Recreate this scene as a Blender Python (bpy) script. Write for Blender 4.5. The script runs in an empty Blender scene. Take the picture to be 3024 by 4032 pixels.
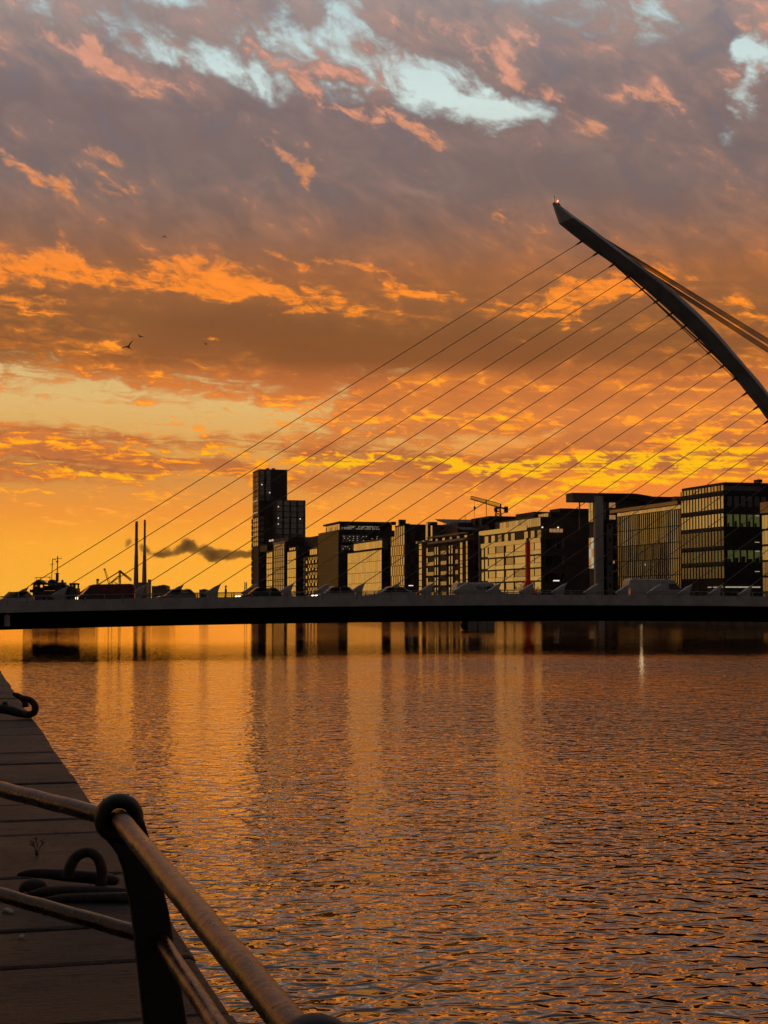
import bpy, bmesh, math, random
import numpy as np
from mathutils import Vector, Matrix
random.seed(7)
SC = bpy.context.scene
COL = SC.collection
R = math.radians
# ------------------------------------------------------------------ camera
F = 6057.0                      # focal length in photo pixels (photo is 3024 x 4032)
CX, CY = 1512.0, 2016.0
HC = 3.5                        # eye height above the river
PITCH = math.atan(354.0 / F)
cam_d = bpy.data.cameras.new('camera')
cam = bpy.data.objects.new('camera', cam_d)
COL.objects.link(cam)
cam_d.sensor_fit = 'VERTICAL'
cam_d.sensor_height = 36.0
cam_d.lens = 36.0 * F / 4032.0
cam_d.clip_start = 0.1
cam_d.clip_end = 60000.0
cam.location = (0, 0, HC)
cam.rotation_euler = (math.pi / 2 + PITCH, 0, 0)
SC.camera = cam
SC.view_settings.view_transform = 'Standard'
SC.view_settings.look = 'None'
SC.view_settings.exposure = 0.14
SC.view_settings.gamma = 1.0
SC.cycles.max_bounces = 6
SC.cycles.glossy_bounces = 4
SC.cycles.volume_bounces = 1
SC.cycles.use_adaptive_sampling = True
SC.cycles.adaptive_threshold = 0.02
SC.cycles.adaptive_min_samples = 12
SC.cycles.sample_clamp_indirect = 3.0
SC.cycles.use_denoising = True

# ------------------------------------------------------------------ node expression helper
class NT:
    def __init__(self, tree): self.t = tree
    def new(self, typ, **kw):
        n = self.t.nodes.new(typ)
        for k, v in kw.items(): setattr(n, k, v)
        return n
    def put(self, inp, v):
        if isinstance(v, Ex): self.t.links.new(v.s, inp)
        elif v is not None: inp.default_value = v
    def math(self, op, *a, clamp=False):
        n = self.new('ShaderNodeMath', operation=op, use_clamp=clamp)
        for i, v in enumerate(a): self.put(n.inputs[i], v)
        return Ex(self, n.outputs[0])
    def vec(self, x, y, z):
        n = self.new('ShaderNodeCombineXYZ')
        for i, v in enumerate((x, y, z)): self.put(n.inputs[i], v)
        return Ex(self, n.outputs[0])
    def sep(self, v):
        n = self.new('ShaderNodeSeparateXYZ'); self.put(n.inputs[0], v)
        return [Ex(self, o) for o in n.outputs]
    def noise(self, vec, scale=1.0, detail=4.0, rough=0.5, dist=0.0, lac=2.0, color=False, dim='3D'):
        n = self.new('ShaderNodeTexNoise', noise_dimensions=dim)
        self.put(n.inputs['Vector'], vec); self.put(n.inputs['Scale'], scale)
        n.inputs['Detail'].default_value = detail; n.inputs['Roughness'].default_value = rough
        n.inputs['Distortion'].default_value = dist; n.inputs['Lacunarity'].default_value = lac
        return Ex(self, n.outputs[1 if color else 0])
    def voro(self, vec, scale=1.0, feature='F1', out=0, rand=1.0):
        n = self.new('ShaderNodeTexVoronoi', feature=feature)
        self.put(n.inputs['Vector'], vec); n.inputs['Scale'].default_value = scale
        n.inputs['Randomness'].default_value = rand
        return Ex(self, n.outputs[out])
    def ss(self, x, lo, hi):
        n = self.new('ShaderNodeMapRange', interpolation_type='SMOOTHSTEP')
        for i, v in enumerate((x, lo, hi, 0.0, 1.0)): self.put(n.inputs[i], v)
        return Ex(self, n.outputs[0])
    def ramp(self, x, stops, interp='LINEAR'):
        n = self.new('ShaderNodeValToRGB'); r = n.color_ramp; r.interpolation = interp
        while len(r.elements) < len(stops): r.elements.new(0.5)
        for e, (p, c) in zip(r.elements, stops):
            e.position = p; e.color = (*c[:3], 1.0)
        self.put(n.inputs[0], x)
        return Ex(self, n.outputs[0])
    def mix(self, fac, a, b):
        n = self.new('ShaderNodeMix', data_type='RGBA')
        self.put(n.inputs[0], fac)
        for i, v in ((6, a), (7, b)):
            if not isinstance(v, Ex): v = (*v[:3], 1.0)
            self.put(n.inputs[i], v)
        return Ex(self, n.outputs[2])
    def scale(self, col, k):
        n = self.new('ShaderNodeVectorMath', operation='SCALE')
        self.put(n.inputs[0], col); self.put(n.inputs['Scale'], k)
        return Ex(self, n.outputs[0])
    def cadd(self, a, b):
        n = self.new('ShaderNodeVectorMath', operation='ADD')
        self.put(n.inputs[0], a); self.put(n.inputs[1], b)
        return Ex(self, n.outputs[0])
    def cmul(self, a, b):
        n = self.new('ShaderNodeVectorMath', operation='MULTIPLY')
        self.put(n.inputs[0], a); self.put(n.inputs[1], b)
        return Ex(self, n.outputs[0])
class Ex:
    def __init__(self, nt, s): self.nt, self.s = nt, s
    def __add__(self, o): return self.nt.math('ADD', self, o)
    __radd__ = __add__
    def __mul__(self, o): return self.nt.math('MULTIPLY', self, o)
    __rmul__ = __mul__
    def __sub__(self, o): return self.nt.math('SUBTRACT', self, o)
    def __rsub__(self, o): return self.nt.math('SUBTRACT', o, self)
    def __truediv__(self, o): return self.nt.math('DIVIDE', self, o)
    def __rtruediv__(self, o): return self.nt.math('DIVIDE', o, self)
    def max(self, o): return self.nt.math('MAXIMUM', self, o)
    def min(self, o): return self.nt.math('MINIMUM', self, o)
    def abs(self): return self.nt.math('ABSOLUTE', self)
    def exp(self): return self.nt.math('EXPONENT', self)
    def clamp(self): return self.nt.math('ADD', self, 0.0, clamp=True)
def lin(r, g, b):
    f = lambda c: c / 12.92 if c <= 0.04045 else ((c + 0.055) / 1.055) ** 2.4
    return (f(r / 255), f(g / 255), f(b / 255))
# ------------------------------------------------------------------ world: dawn sky with broken cloud
SUN_AZ, SUN_EL = R(7.5), R(2.0)         # azimuth measured clockwise from the view axis (+Y)
world = bpy.data.worlds.new('World'); SC.world = world; world.use_nodes = True
wt = world.node_tree; wt.nodes.clear(); N = NT(wt)
geo = N.new('ShaderNodeTexCoord')
dx, dy, dz = N.sep(Ex(N, geo.outputs['Generated']))
az = N.math('ARCTAN2', dx, dy)
el = N.math('ARCSINE', dz)
D3 = 3323.0
dirv = N.vec(dx, dy, dz)
# slow domain warp so that no hand-set outline stays clean
wn = N.noise(N.vec(az * 9.0, el * 16.0, 3.1), 1.0, 6.0, 0.60, color=True, dim='2D')
w1, w2, w3 = N.sep(wn)
azw = az + (w1 - 0.5) * 0.12
elw = el + (w2 - 0.5) * 0.05
def total(lst):
    """soft patches of sky: centre (azimuth, elevation east of here), half sizes, tilt, weight"""
    t = None
    for b in lst:
        x, y, rx, ry = b[:4]; rot = b[4] if len(b) > 4 else 0; k = b[5] if len(b) > 5 else 1.0
        m = N.new('ShaderNodeMapping', vector_type='TEXTURE')
        N.put(m.inputs[0], N.vec(azw, elw, t if t is not None else 0.0))     # (third axis is flattened: it only keeps the chain serial)
        m.inputs[1].default_value = ((x - 829.5) / D3, (1300 - y) / D3, 0)
        m.inputs[2].default_value = (0, 0, -R(rot))
        m.inputs[3].default_value = (rx / D3, ry / D3, 1e9)
        d = N.new('ShaderNodeVectorMath', operation='DOT_PRODUCT')
        N.put(d.inputs[0], Ex(N, m.outputs[0])); N.put(d.inputs[1], Ex(N, m.outputs[0]))
        e = N.math('POWER', 0.449, Ex(N, d.outputs['Value']))
        t = N.math('MULTIPLY_ADD', e, k, t if t is not None else 0.0)
    return t
# streak noises: diagonal streets high up, level bars low down
cs, sn = math.cos(R(28)), math.sin(R(28))
st_p = az * cs - el * sn
st_q = az * sn + el * cs
n_hi = N.noise(N.vec(st_p * 15.0, st_q * 34.0, 0.0), 1.0, 9.0, 0.62, 0.25, dim='2D')
n_lo = N.noise(N.vec(az * 14.0 + el * 14.0, el * 88.0, 5.0), 1.0, 8.0, 0.62, 0.5, dim='2D')
n_vl = N.noise(N.vec(az * 20.0 + el * 40.0, el * 210.0, 5.0), 1.0, 7.0, 0.60, 0.9, dim='2D')
hi_f = N.ss(el, 0.16, 0.25)
vl_f = 1.0 - N.ss(el, 0.10, 0.145)
n_low = n_lo + (n_vl - n_lo) * (vl_f * 0.8)
cn = n_low + (n_hi - n_low) * hi_f
fine = N.noise(N.vec(az * 60.0 + el * 30.0, el * 150.0, 9.0), 1.0, 6.0, 0.65, 0.5, dim='2D')
fine_hi = N.noise(N.vec(st_p * 50.0, st_q * 110.0, 9.0), 1.0, 7.0, 0.65, 0.3, dim='2D')
fn = fine + (fine_hi - fine) * hi_f
puff = N.noise(N.vec(st_p * 26.0, st_q * 40.0, 2.0), 1.0, 8.0, 0.60, 0.6, dim='2D')      # billows of the high cloud
tex = (cn - 0.5) * 2.3 + (fn - 0.5) * (1.9 - hi_f * 0.7)
# colour of clear air by elevation
upx = lambda y: (1300 - y) / D3 / 0.5           # ramp position: elevation / 0.5 rad
clear = N.ramp(el / 0.5, [
    (0.0, lin(255, 180, 54)), (upx(1180), lin(255, 172, 50)), (upx(1110), lin(242, 150, 54)),
    (upx(1040), lin(212, 142, 68)), (upx(960), lin(218, 162, 86)), (upx(870), lin(220, 180, 112)),
    (upx(700), lin(200, 180, 130)), (upx(400), lin(190, 196, 186)), (upx(230), lin(204, 222, 218)),
    (upx(40), lin(184, 206, 208)), (0.95, lin(110, 140, 160))])
# to the right the low air is redder
redd = N.ss(az, -0.06, 0.16) * (1.0 - N.ss(el, 0.06, 0.17))
clear = N.mix(redd * 0.9, clear, lin(228, 122, 50))
# north of the dawn the low air is paler
clear = N.mix((1.0 - N.ss(az, -0.75, -0.26)) * (1.0 - N.ss(el, 0.1, 0.3)), clear, lin(232, 186, 106))
# physical sky adds its share to the clear air
sky = N.new('ShaderNodeTexSky', sky_type='NISHITA')
sky.sun_disc = False; sky.sun_elevation = SUN_EL; sky.sun_rotation = SUN_AZ
sky.air_density = 1.4; sky.dust_density = 2.0; sky.ozone_density = 1.5
clear = N.cadd(N.scale(clear, 0.94), N.scale(Ex(N, sky.outputs[0]), 0.05 * 0.15))
# unlit cloud body by elevation
body = N.ramp(el / 0.5, [
    (0.0, lin(206, 124, 54)), (upx(1080), lin(204, 116, 54)), (upx(1000), lin(182, 106, 58)),
    (upx(900), lin(212, 124, 60)), (upx(830), lin(190, 108, 54)), (upx(780), lin(146, 88, 46)), (upx(700), lin(138, 88, 50)),
    (upx(600), lin(154, 98, 60)), (upx(520), lin(136, 99, 80)), (upx(420), lin(124, 104, 98)),
    (upx(250), lin(126, 108, 106)), (upx(100), lin(144, 128, 124)), (upx(20), lin(152, 138, 134)), (0.95, lin(112, 108, 112))])
# sunlit cloud by elevation
lit = N.ramp(el / 0.5, [
    (0.0, lin(255, 178, 56)), (upx(1090), lin(255, 160, 56)), (upx(1040), lin(255, 150, 34)),
    (upx(960), lin(255, 148, 36)), (upx(880), lin(255, 150, 50)), (upx(700), lin(255, 144, 40)), (upx(600), lin(250, 138, 46)),
    (upx(470), lin(220, 136, 76)), (upx(330), lin(206, 140, 104)), (upx(180), lin(212, 150, 126)),
    (upx(20), lin(196, 152, 136)), (0.95, lin(150, 130, 124))])
m_clear = total([
    (970, 222, 180, 50, 17, .90), (470, 175, 190, 34, 14, .75), (60, 20, 200, 60, 20, .3), (560, 120, 150, 40, 25, .4), (1180, 60, 200, 60, 20, .25), (1050, 270, 90, 30, 10, .5), (715, 60, 62, 100, 30, .62), (800, 150, 120, 40, 20, .45),
    (1390, 45, 80, 60, 0, .8), (1645, 210, 45, 90, 20, 1.0), (330, 0, 120, 40, 20, .7), (30, 50, 90, 60, 20, .45),
    (200, 880, 360, 60, 3, 1.15), (520, 915, 200, 34, 4, .75), (710, 850, 160, 30, -20, .5), (960, 955, 150, 22, -6, .9),
    (40, 1010, 200, 14, 4, .5), (1150, 930, 130, 20, -8, .6), (560, 1000, 200, 20, 4, .8)])
low = 1.0 - N.ss(elw, 0.058, 0.088)
m_clear = m_clear + low * 1.5
m_lit = total([
    (200, 175, 190, 20, 30, .95), (800, 262, 150, 22, 28, .95), (640, 350, 190, 20, 27, .8), (90, 400, 150, 22, 8, .8),
    (980, 425, 130, 16, 28, .75), (1190, 225, 170, 34, 28, .85), (1420, 270, 120, 24, 30, .7), (1560, 150, 120, 60, 20, .5), (640, 180, 140, 40, 30, .6),
    (1120, 130, 150, 40, 20, .5), (170, 330, 80, 20, 25, .5),
    (130, 625, 320, 38, 5, 1.25), (560, 645, 260, 24, 3, 1.3), (250, 560, 250, 30, 6, .6), (480, 590, 200, 20, 8, .7), (880, 610, 230, 16, 13, .85), (700, 575, 200, 10, 8, .4),
    (1265, 640, 140, 46, -4, 1.35), (1420, 615, 100, 22, 10, .7), (1620, 690, 80, 26, 15, .9), (1560, 560, 120, 20, 5, .3), (40, 700, 110, 18, 14, .9),
    (650, 870, 170, 44, -14, .75), (1000, 884, 110, 20, -12, 1.2), (1200, 800, 100, 20, -10, .3), (300, 800, 140, 14, 8, .4),
    (1100, 1010, 330, 13, 2, 2.0), (1380, 1030, 260, 30, -3, 1.7), (800, 1002, 220, 10, 4, 1.2), (1180, 1072, 130, 8, 4, 1.3), (1330, 1062, 140, 9, -2, 1.0),
    (1600, 900, 80, 30, -18, 1.35), (1560, 965, 120, 18, 10, 1.3), (1500, 1000, 170, 18, 0, 1.2), (1250, 880, 160, 16, -10, .5), (830, 905, 160, 22, -8, .6), (1480, 840, 120, 14, -8, .5), (1570, 1040, 120, 22, 3, 1.1), (1300, 1000, 200, 14, 1, .9),
    (150, 972, 300, 14, 3, 1.1), (450, 985, 150, 18, -3, .8), (200, 1037, 320, 9, 5, 1.35), (130, 1083, 250, 9, 2, 1.35), (480, 1046, 130, 10, 2, 1.0), (420, 1132, 260, 5, 3, .9), (470, 1015, 150, 12, 0, .7), (680, 1092, 50, 6, 0, .8)])
m_dark = total([
    (700, 735, 420, 46, 1, 1.3), (1050, 780, 250, 40, -6, .6), (200, 300, 500, 70, 6, .6), (1250, 400, 420, 70, 6, .55),
    (60, 675, 110, 16, 6, .6), (380, 900, 60, 11, 0, 1.1), (200, 945, 330, 13, 2, .8), (120, 1020, 260, 9, 4, 1.3), (470, 1146, 120, 4, 3, .8),
    (730, 985, 260, 14, 2, .8), (1300, 950, 160, 30, 0, .4), (420, 1142, 130, 4, 4, .4), (230, 660, 80, 10, 5, .5)])
beyond = N.ss(N.math('ABSOLUTE', az), 0.27, 0.55)      # beyond the framed clouds the same cloud field goes on
lit_field = N.ss(n_lo, 0.56, 0.66) * (1.0 - hi_f) * beyond * 0.8
puf = (puff - 0.5) * 2.0
f_dark = N.ss(m_dark + tex * 0.28, 0.22, 0.95)
f_lit = N.ss((m_lit * 0.72).min(0.86) + lit_field + tex * (vl_f * 0.7 + 1.25) + puf * hi_f * 0.5 - f_dark * 0.25, 0.42, 1.0)
near_gap = (m_clear * 2.2 + 0.05).min(1.0)
f_clear = N.ss(m_clear + (tex * (-1.05 + hi_f * 0.3) + puf * hi_f * -1.15) * near_gap, 0.20, 1.10)
# soft warm or rosy light that soaks part of the cloud body
top_f = N.ss(el, 0.29, 0.35)
f_soak = N.ss(tex * 0.7 + puf * 0.4 + 0.42 - f_dark * 0.6, 0.25, 0.95) * (0.55 - hi_f * 0.38 + top_f * 0.22)
shade = 1.0 + (tex * 0.15 + puf * hi_f * 0.30) * (1.0 - f_dark * 0.65)
col = N.scale(body, shade - f_dark * 0.16)
col = N.mix(f_soak, col, N.scale(lit, 0.82))
# blue-grey hollows high up
col = N.mix(N.ss(puf * -1.0 + (1.0 - n_hi) * 0.4, 0.22, 0.75) * N.ss(el, 0.2, 0.36) * 0.5, col, lin(118, 118, 134))
col = N.mix(f_clear, col, clear)
f_litc = f_lit * (1.0 - f_clear * hi_f * 0.7)
glow = 0.62 + (fn * 0.65)
hot = N.ss(m_lit + tex * 1.9, 0.95, 2.1) * N.ss(el, 0.05, 0.07) * (1.0 - N.ss(el, 0.13, 0.17))      # strands near the sun burn yellow
litg = N.mix(hot, N.scale(lit, glow), lin(255, 188, 12))
col = N.mix(f_litc * 0.95, col, litg)
# the light fades with the angle from the dawn
sv = (math.sin(SUN_AZ), math.cos(SUN_AZ))
csun = (dx * sv[0] + dy * sv[1])
fall = N.ss(csun, -0.55, 0.93)
fall = fall * 0.83 + 0.17
lum = N.new('ShaderNodeRGBToBW'); N.put(lum.inputs[0], col); lum = Ex(N, lum.outputs[0])
col = N.mix(N.ss(csun, -0.35, 0.55), N.scale(N.vec(1.08, 0.98, 0.93), lum), col)      # the west is grey
col = N.scale(col, fall)
# below the horizon (hidden by water and land) the sky simply closes
bg = N.new('ShaderNodeBackground'); bg.inputs[1].default_value = 1.0
wt.links.new(col.s, bg.inputs[0])
wo = N.new('ShaderNodeOutputWorld'); wt.links.new(bg.outputs[0], wo.inputs[0])
world.cycles.sampling_method = 'MANUAL'; world.cycles.sample_map_resolution = 1024
# ------------------------------------------------------------------ sun, still veiled on the horizon
sd = bpy.data.lights.new('sun', 'SUN'); sd.energy = 0.012; sd.angle = R(30); sd.color = (1.0, 0.62, 0.30)
sun = bpy.data.objects.new('sun', sd); COL.objects.link(sun)
sun.rotation_euler = (math.pi / 2 - SUN_EL, 0, math.pi - SUN_AZ)
# ------------------------------------------------------------------ materials
def mat(name, col, rough=0.6, metal=0.0, var=0.15, vscale=3.0, bump=0.0, bscale=20.0, emit=None, espec=0.5, col2=None, stretch=(1, 1, 1), coat=0.0):
    m = bpy.data.materials.new(name); m.use_nodes = True
    t = m.node_tree; t.nodes.clear(); n = NT(t)
    tc = n.new('ShaderNodeTexCoord'); P = Ex(n, tc.outputs['Object'])
    mp = n.new('ShaderNodeMapping'); n.put(mp.inputs[0], P); mp.inputs[3].default_value = stretch
    P = Ex(n, mp.outputs[0])
    b = n.new('ShaderNodeBsdfPrincipled'); o = n.new('ShaderNodeOutputMaterial')
    t.links.new(b.outputs[0], o.inputs[0])
    nz = n.noise(P, vscale, 5.0, 0.6)
    c2 = col2 or tuple(c * (1 - var * 2.2) for c in col)
    c = n.mix(n.ss(nz, 0.3, 0.7), c2, tuple(min(1, c * (1 + var * 0.5)) for c in col))
    n.put(b.inputs['Base Color'], c)
    n.put(b.inputs['Roughness'], (nz - 0.5) * (0.5 * rough) + rough)
    b.inputs['Metallic'].default_value = metal
    b.inputs['Specular IOR Level'].default_value = espec
    b.inputs['Coat Weight'].default_value = coat
    if bump:
        bn = n.new('ShaderNodeBump'); bn.inputs['Strength'].default_value = 1.0; bn.inputs['Distance'].default_value = bump
        n.put(bn.inputs['Height'], n.noise(P, bscale, 6.0, 0.65))
        t.links.new(bn.outputs[0], b.inputs['Normal'])
    if emit:
        b.inputs['Emission Color'].default_value = (*emit[0], 1); b.inputs['Emission Strength'].default_value = emit[1]
    return m
def glassmat(name, tint, rough=0.06, wob=0.02, wscale=0.5, metal=0.92):
    """coated facade glass: a dark mirror, slightly wavy from pane to pane"""
    m = bpy.data.materials.new(name); m.use_nodes = True
    t = m.node_tree; t.nodes.clear(); n = NT(t)
    tc = n.new('ShaderNodeTexCoord'); gm = n.new('ShaderNodeNewGeometry'); oi = n.new('ShaderNodeObjectInfo')
    b = n.new('ShaderNodeBsdfPrincipled'); o = n.new('ShaderNodeOutputMaterial')
    t.links.new(b.outputs[0], o.inputs[0])
    k = Ex(n, oi.outputs['Random']) * 0.30 + 0.78
    n.put(b.inputs['Base Color'], n.scale(n.vec(*tint), k))
    b.inputs['Metallic'].default_value = metal; b.inputs['Roughness'].default_value = rough
    bn = n.new('ShaderNodeBump'); bn.inputs['Distance'].default_value = wob
    n.put(bn.inputs['Height'], n.noise(Ex(n, gm.outputs['Position']), wscale, 3.0, 0.5))
    rd_ = Ex(n, oi.outputs['Random']); r2 = n.math('FRACT', rd_ * 37.7); r3 = n.math('FRACT', rd_ * 91.3)
    va = n.new('ShaderNodeVectorMath', operation='ADD'); t.links.new(bn.outputs[0], va.inputs[0]); n.put(va.inputs[1], n.vec((rd_ - .5) * .03, (r2 - .5) * .03, (r3 - .5) * .03))
    vn = n.new('ShaderNodeVectorMath', operation='NORMALIZE'); t.links.new(va.outputs[0], vn.inputs[0])
    t.links.new(vn.outputs[0], b.inputs['Normal'])
    return m
M = {}
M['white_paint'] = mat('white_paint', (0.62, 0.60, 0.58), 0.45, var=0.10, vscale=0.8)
M['soffit'] = mat('soffit', (0.035, 0.035, 0.036), 0.7, var=0.3, vscale=0.4)  # shade of the white underside is put into this dark colour
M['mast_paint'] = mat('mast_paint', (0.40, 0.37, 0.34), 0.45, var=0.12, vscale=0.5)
M['steel_rail'] = mat('steel_rail', (0.45, 0.44, 0.43), 0.4, metal=0.6)
M['wire'] = mat('wire', (0.10, 0.10, 0.10), 0.5, metal=0.4)
M['cable'] = mat('cable', (0.26, 0.21, 0.17), 0.5)
M['backstay'] = mat('backstay', (0.09, 0.075, 0.065), 0.5)
M['asphalt'] = mat('asphalt', (0.05, 0.05, 0.05), 0.9, bump=0.004, bscale=60)
M['dark_metal'] = mat('dark_metal', (0.035, 0.033, 0.032), 0.5, metal=0.3)
M['tyre'] = mat('tyre', (0.02, 0.02, 0.02), 0.8)
M['beacon'] = mat('beacon', (0.8, 0.2, 0.1), 0.4, emit=((1.0, 0.28, 0.10), 3.0))
# ------------------------------------------------------------------ photo geometry
CP, SP = math.cos(PITCH), math.sin(PITCH)
def rayxz(u, v):
    """slope of the sight line through a photo point: (X/Y, (Z-HC)/Y)"""
    k = (CY - v) / F; w = CP - k * SP
    return ((u - CX) / F / w, (SP + k * CP) / w)
def atY(u, v, Y):
    a, c = rayxz(u, v); return Vector((a * Y, Y, HC + c * Y))
def atZ(u, v, z):
    a, c = rayxz(u, v); Y = (z - HC) / c; return Vector((a * Y, Y, z))
# ------------------------------------------------------------------ mesh builder
class MB:
    def __init__(self): self.v = []; self.f = []
    def add(self, vs, fs):
        o = len(self.v); self.v += [tuple(p) for p in vs]; self.f += [tuple(i + o for i in q) for q in fs]; return self
    def box(self, c, s, rot=None):
        hx, hy, hz = s[0] / 2, s[1] / 2, s[2] / 2
        vs = [Vector((x, y, z)) for x in (-hx, hx) for y in (-hy, hy) for z in (-hz, hz)]
        if rot is not None: vs = [rot @ p for p in vs]
        c = Vector(c)
        return self.add([p + c for p in vs], [(0, 1, 3, 2), (4, 6, 7, 5), (0, 4, 5, 1), (2, 3, 7, 6), (0, 2, 6, 4), (1, 5, 7, 3)])
    def prism(self, poly, y0, y1, axis='y'):
        """a polygon (a, b) extruded along an axis; ccw in (a, b)"""
        n = len(poly)
        def P(a, b, t): return {'y': (a, t, b), 'x': (t, a, b), 'z': (a, b, t)}[axis]
        vs = [P(a, b, y0) for a, b in poly] + [P(a, b, y1) for a, b in poly]
        fs = [tuple(range(n)), tuple(range(2 * n - 1, n - 1, -1))]
        fs += [(i, i + n, (i + 1) % n + n, (i + 1) % n) for i in range(n)]
        return self.add(vs, fs)
    def loft(self, rings, cap=True, closed=True):
        n = len(rings[0]); vs = [p for r in rings for p in r]; fs = []
        for k in range(len(rings) - 1):
            for i in range(n if closed else n - 1):
                j = (i + 1) % n
                fs.append((k * n + i, k * n + j, (k + 1) * n + j, (k + 1) * n + i))
        if cap and closed:
            fs.append(tuple(range(n - 1, -1, -1))); fs.append(tuple((len(rings) - 1) * n + i for i in range(n)))
        return self.add(vs, fs)
    def tube(self, pts, r, seg=8, cap=True):
        pts = [Vector(p) for p in pts]; rings = []; up = None
        for i, p in enumerate(pts):
            d = (pts[min(i + 1, len(pts) - 1)] - pts[max(i - 1, 0)]).normalized()
            if up is None: up = Vector((0, 0, 1)) if abs(d.z) < 0.9 else Vector((1, 0, 0))
            a = d.cross(up).normalized(); b = a.cross(d).normalized(); up = b
            rr = r[i] if isinstance(r, (list, tuple)) else r
            rings.append([p + (a * math.cos(t) + b * math.sin(t)) * rr for t in [2 * math.pi * k / seg for k in range(seg)]])
        return self.loft(rings, cap)
    def bar(self, p, q, r, seg=4): return self.tube([p, q], r, seg)
    def mesh(self, name, m, smooth=False):
        me = bpy.data.meshes.new(name); me.from_pydata(self.v, [], self.f); me.update()
        bm = bmesh.new(); bm.from_mesh(me); bmesh.ops.recalc_face_normals(bm, faces=bm.faces); bm.to_mesh(me); bm.free()
        if smooth:
            for p in me.polygons: p.use_smooth = True
        if m is not None: me.materials.append(M[m] if isinstance(m, str) else m)
        return me
    def build(self, name, m, parent=None, smooth=False, loc=None, bevel=0.0):
        o = bpy.data.objects.new(name, self.mesh(name, m, smooth)); COL.objects.link(o)
        if parent is not None: o.parent = parent
        if loc is not None: o.location = loc
        if bevel:
            md = o.modifiers.new('bevel', 'BEVEL'); md.width = bevel; md.segments = 2; md.limit_method = 'ANGLE'
        return o
UNIT = {}
def pane(parent, name, c, s, m):
    """one plain piece (pane, panel, band, post): a shared box, sized by the object"""
    if m not in UNIT: UNIT[m] = MB().box((0, 0, 0), (1, 1, 1)).mesh('piece_' + m, m)
    o = bpy.data.objects.new(name, UNIT[m]); COL.objects.link(o); o.parent = parent
    o.location = c; o.scale = s
    return o
def tag(o, label=None, cat=None, group=None, kind=None):
    if label: o['label'] = label
    if cat: o['category'] = cat
    if group: o['group'] = group
    if kind: o['kind'] = kind
    return o
def empty(name, loc, rz=0.0, label=None, cat=None, group=None):
    o = bpy.data.objects.new(name, None); COL.objects.link(o); o.location = loc; o.rotation_euler = (0, 0, rz)
    o.empty_display_size = 0.2
    return tag(o, label, cat, group)
def arc(n, a0=0.0, a1=2 * math.pi): return [a0 + (a1 - a0) * i / n for i in range(n + 1)]
# ------------------------------------------------------------------ river
TH = R(15.5)                                   # the river runs 15.5 degrees to the left of the view axis
RV = Vector((-math.sin(TH), math.cos(TH), 0)); QV = Vector((math.cos(TH), math.sin(TH), 0))
def water_mat():
    m = bpy.data.materials.new('river_water'); m.use_nodes = True
    t = m.node_tree; t.nodes.clear(); n = NT(t)
    gp = n.new('ShaderNodeNewGeometry'); X, Y, Z_ = n.sep(Ex(n, gp.outputs['Position']))
    c_, s_ = math.cos(TH), math.sin(TH)
    px = X * c_ + Y * s_; py = Y * c_ - X * s_           # across the river, along the river
    b = n.new('ShaderNodeBsdfPrincipled'); o = n.new('ShaderNodeOutputMaterial')
    gs = n.new('ShaderNodeBsdfGlossy'); gs.inputs[0].default_value = (1.0, 0.72, 0.48, 1); gs.inputs[1].default_value = 0.02
    ms = n.new('ShaderNodeMixShader'); ms.inputs[0].default_value = 0.36          # warm-tinted gloss layer added to brighten the water's reflections
    t.links.new(b.outputs[0], ms.inputs[1]); t.links.new(gs.outputs[0], ms.inputs[2]); t.links.new(ms.outputs[0], o.inputs[0])
    b.inputs['Base Color'].default_value = (0.030, 0.017, 0.009, 1)
    b.inputs['Roughness'].default_value = 0.02; b.inputs['IOR'].default_value = 1.42
    # wind-ruffled reach before the bridge, sheltered glassy reach under and beyond it
    wob = n.noise(n.vec(px * 0.025, py * 0.03, 0), 1.0, 3.0, 0.5, dim='2D')
    shelter = n.ss(py + (wob - 0.5) * 44.0 + px * 0.05, 73.0, 97.0)
    patch = n.ss(n.noise(n.vec(px * 0.045, py * 0.020, 4.0), 1.0, 4.0, 0.55, dim='2D'), 0.32, 0.66)
    amp = (patch * 0.60 + 0.62) * (1.0 - shelter * 0.85) * (n.ss(py, 20.0, 60.0) * 0.15 + 1.0)
    def height(dx_, dy_):
        x = px + dx_; y = py + dy_
        h = n.noise(n.vec(x * 0.85 + y * 0.12, y - x * 0.15, 0), 5.2, 0.0, 0.40, 0.7, dim='2D') * 0.0245
        h = h + n.noise(n.vec(x * 0.75 - y * 0.40, y * 0.95 + x * 0.42, 2.0), 3.1, 0.0, 0.40, 0.6, dim='2D') * 0.034
        h = h + n.noise(n.vec(x * 0.9 + y * 0.2, y - x * 0.2, 0), 0.95, 1.0, 0.5, 0.3, dim='2D') * 0.050
        return h
    E_ = 0.012
    h0 = height(0.0, 0.0); gx = (height(E_, 0.0) - h0) * amp * (-1.0 / E_); gy = (height(0.0, E_) - h0) * amp * (-1.0 / E_)
    nv = n.vec(gx * c_ - gy * s_, gx * s_ + gy * c_, 1.0)
    nn_ = n.new('ShaderNodeVectorMath', operation='NORMALIZE'); n.put(nn_.inputs[0], nv)
    t.links.new(nn_.outputs[0], b.inputs['Normal']); t.links.new(nn_.outputs[0], gs.inputs['Normal'])
    lw = n.new('ShaderNodeLayerWeight'); lw.inputs[0].default_value = 0.5; t.links.new(nn_.outputs[0], lw.inputs['Normal'])
    n.put(ms.inputs[0], n.math('POWER', Ex(n, lw.outputs['Facing']), 4.2) * 1.0)
    return m
M['river_water'] = water_mat()
wm = MB()
L0 = 15000.0
wm.add([(-L0, -600, 0), (L0, -600, 0), (L0, L0, 0), (-L0, L0, 0)], [(0, 1, 2, 3)])
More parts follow.
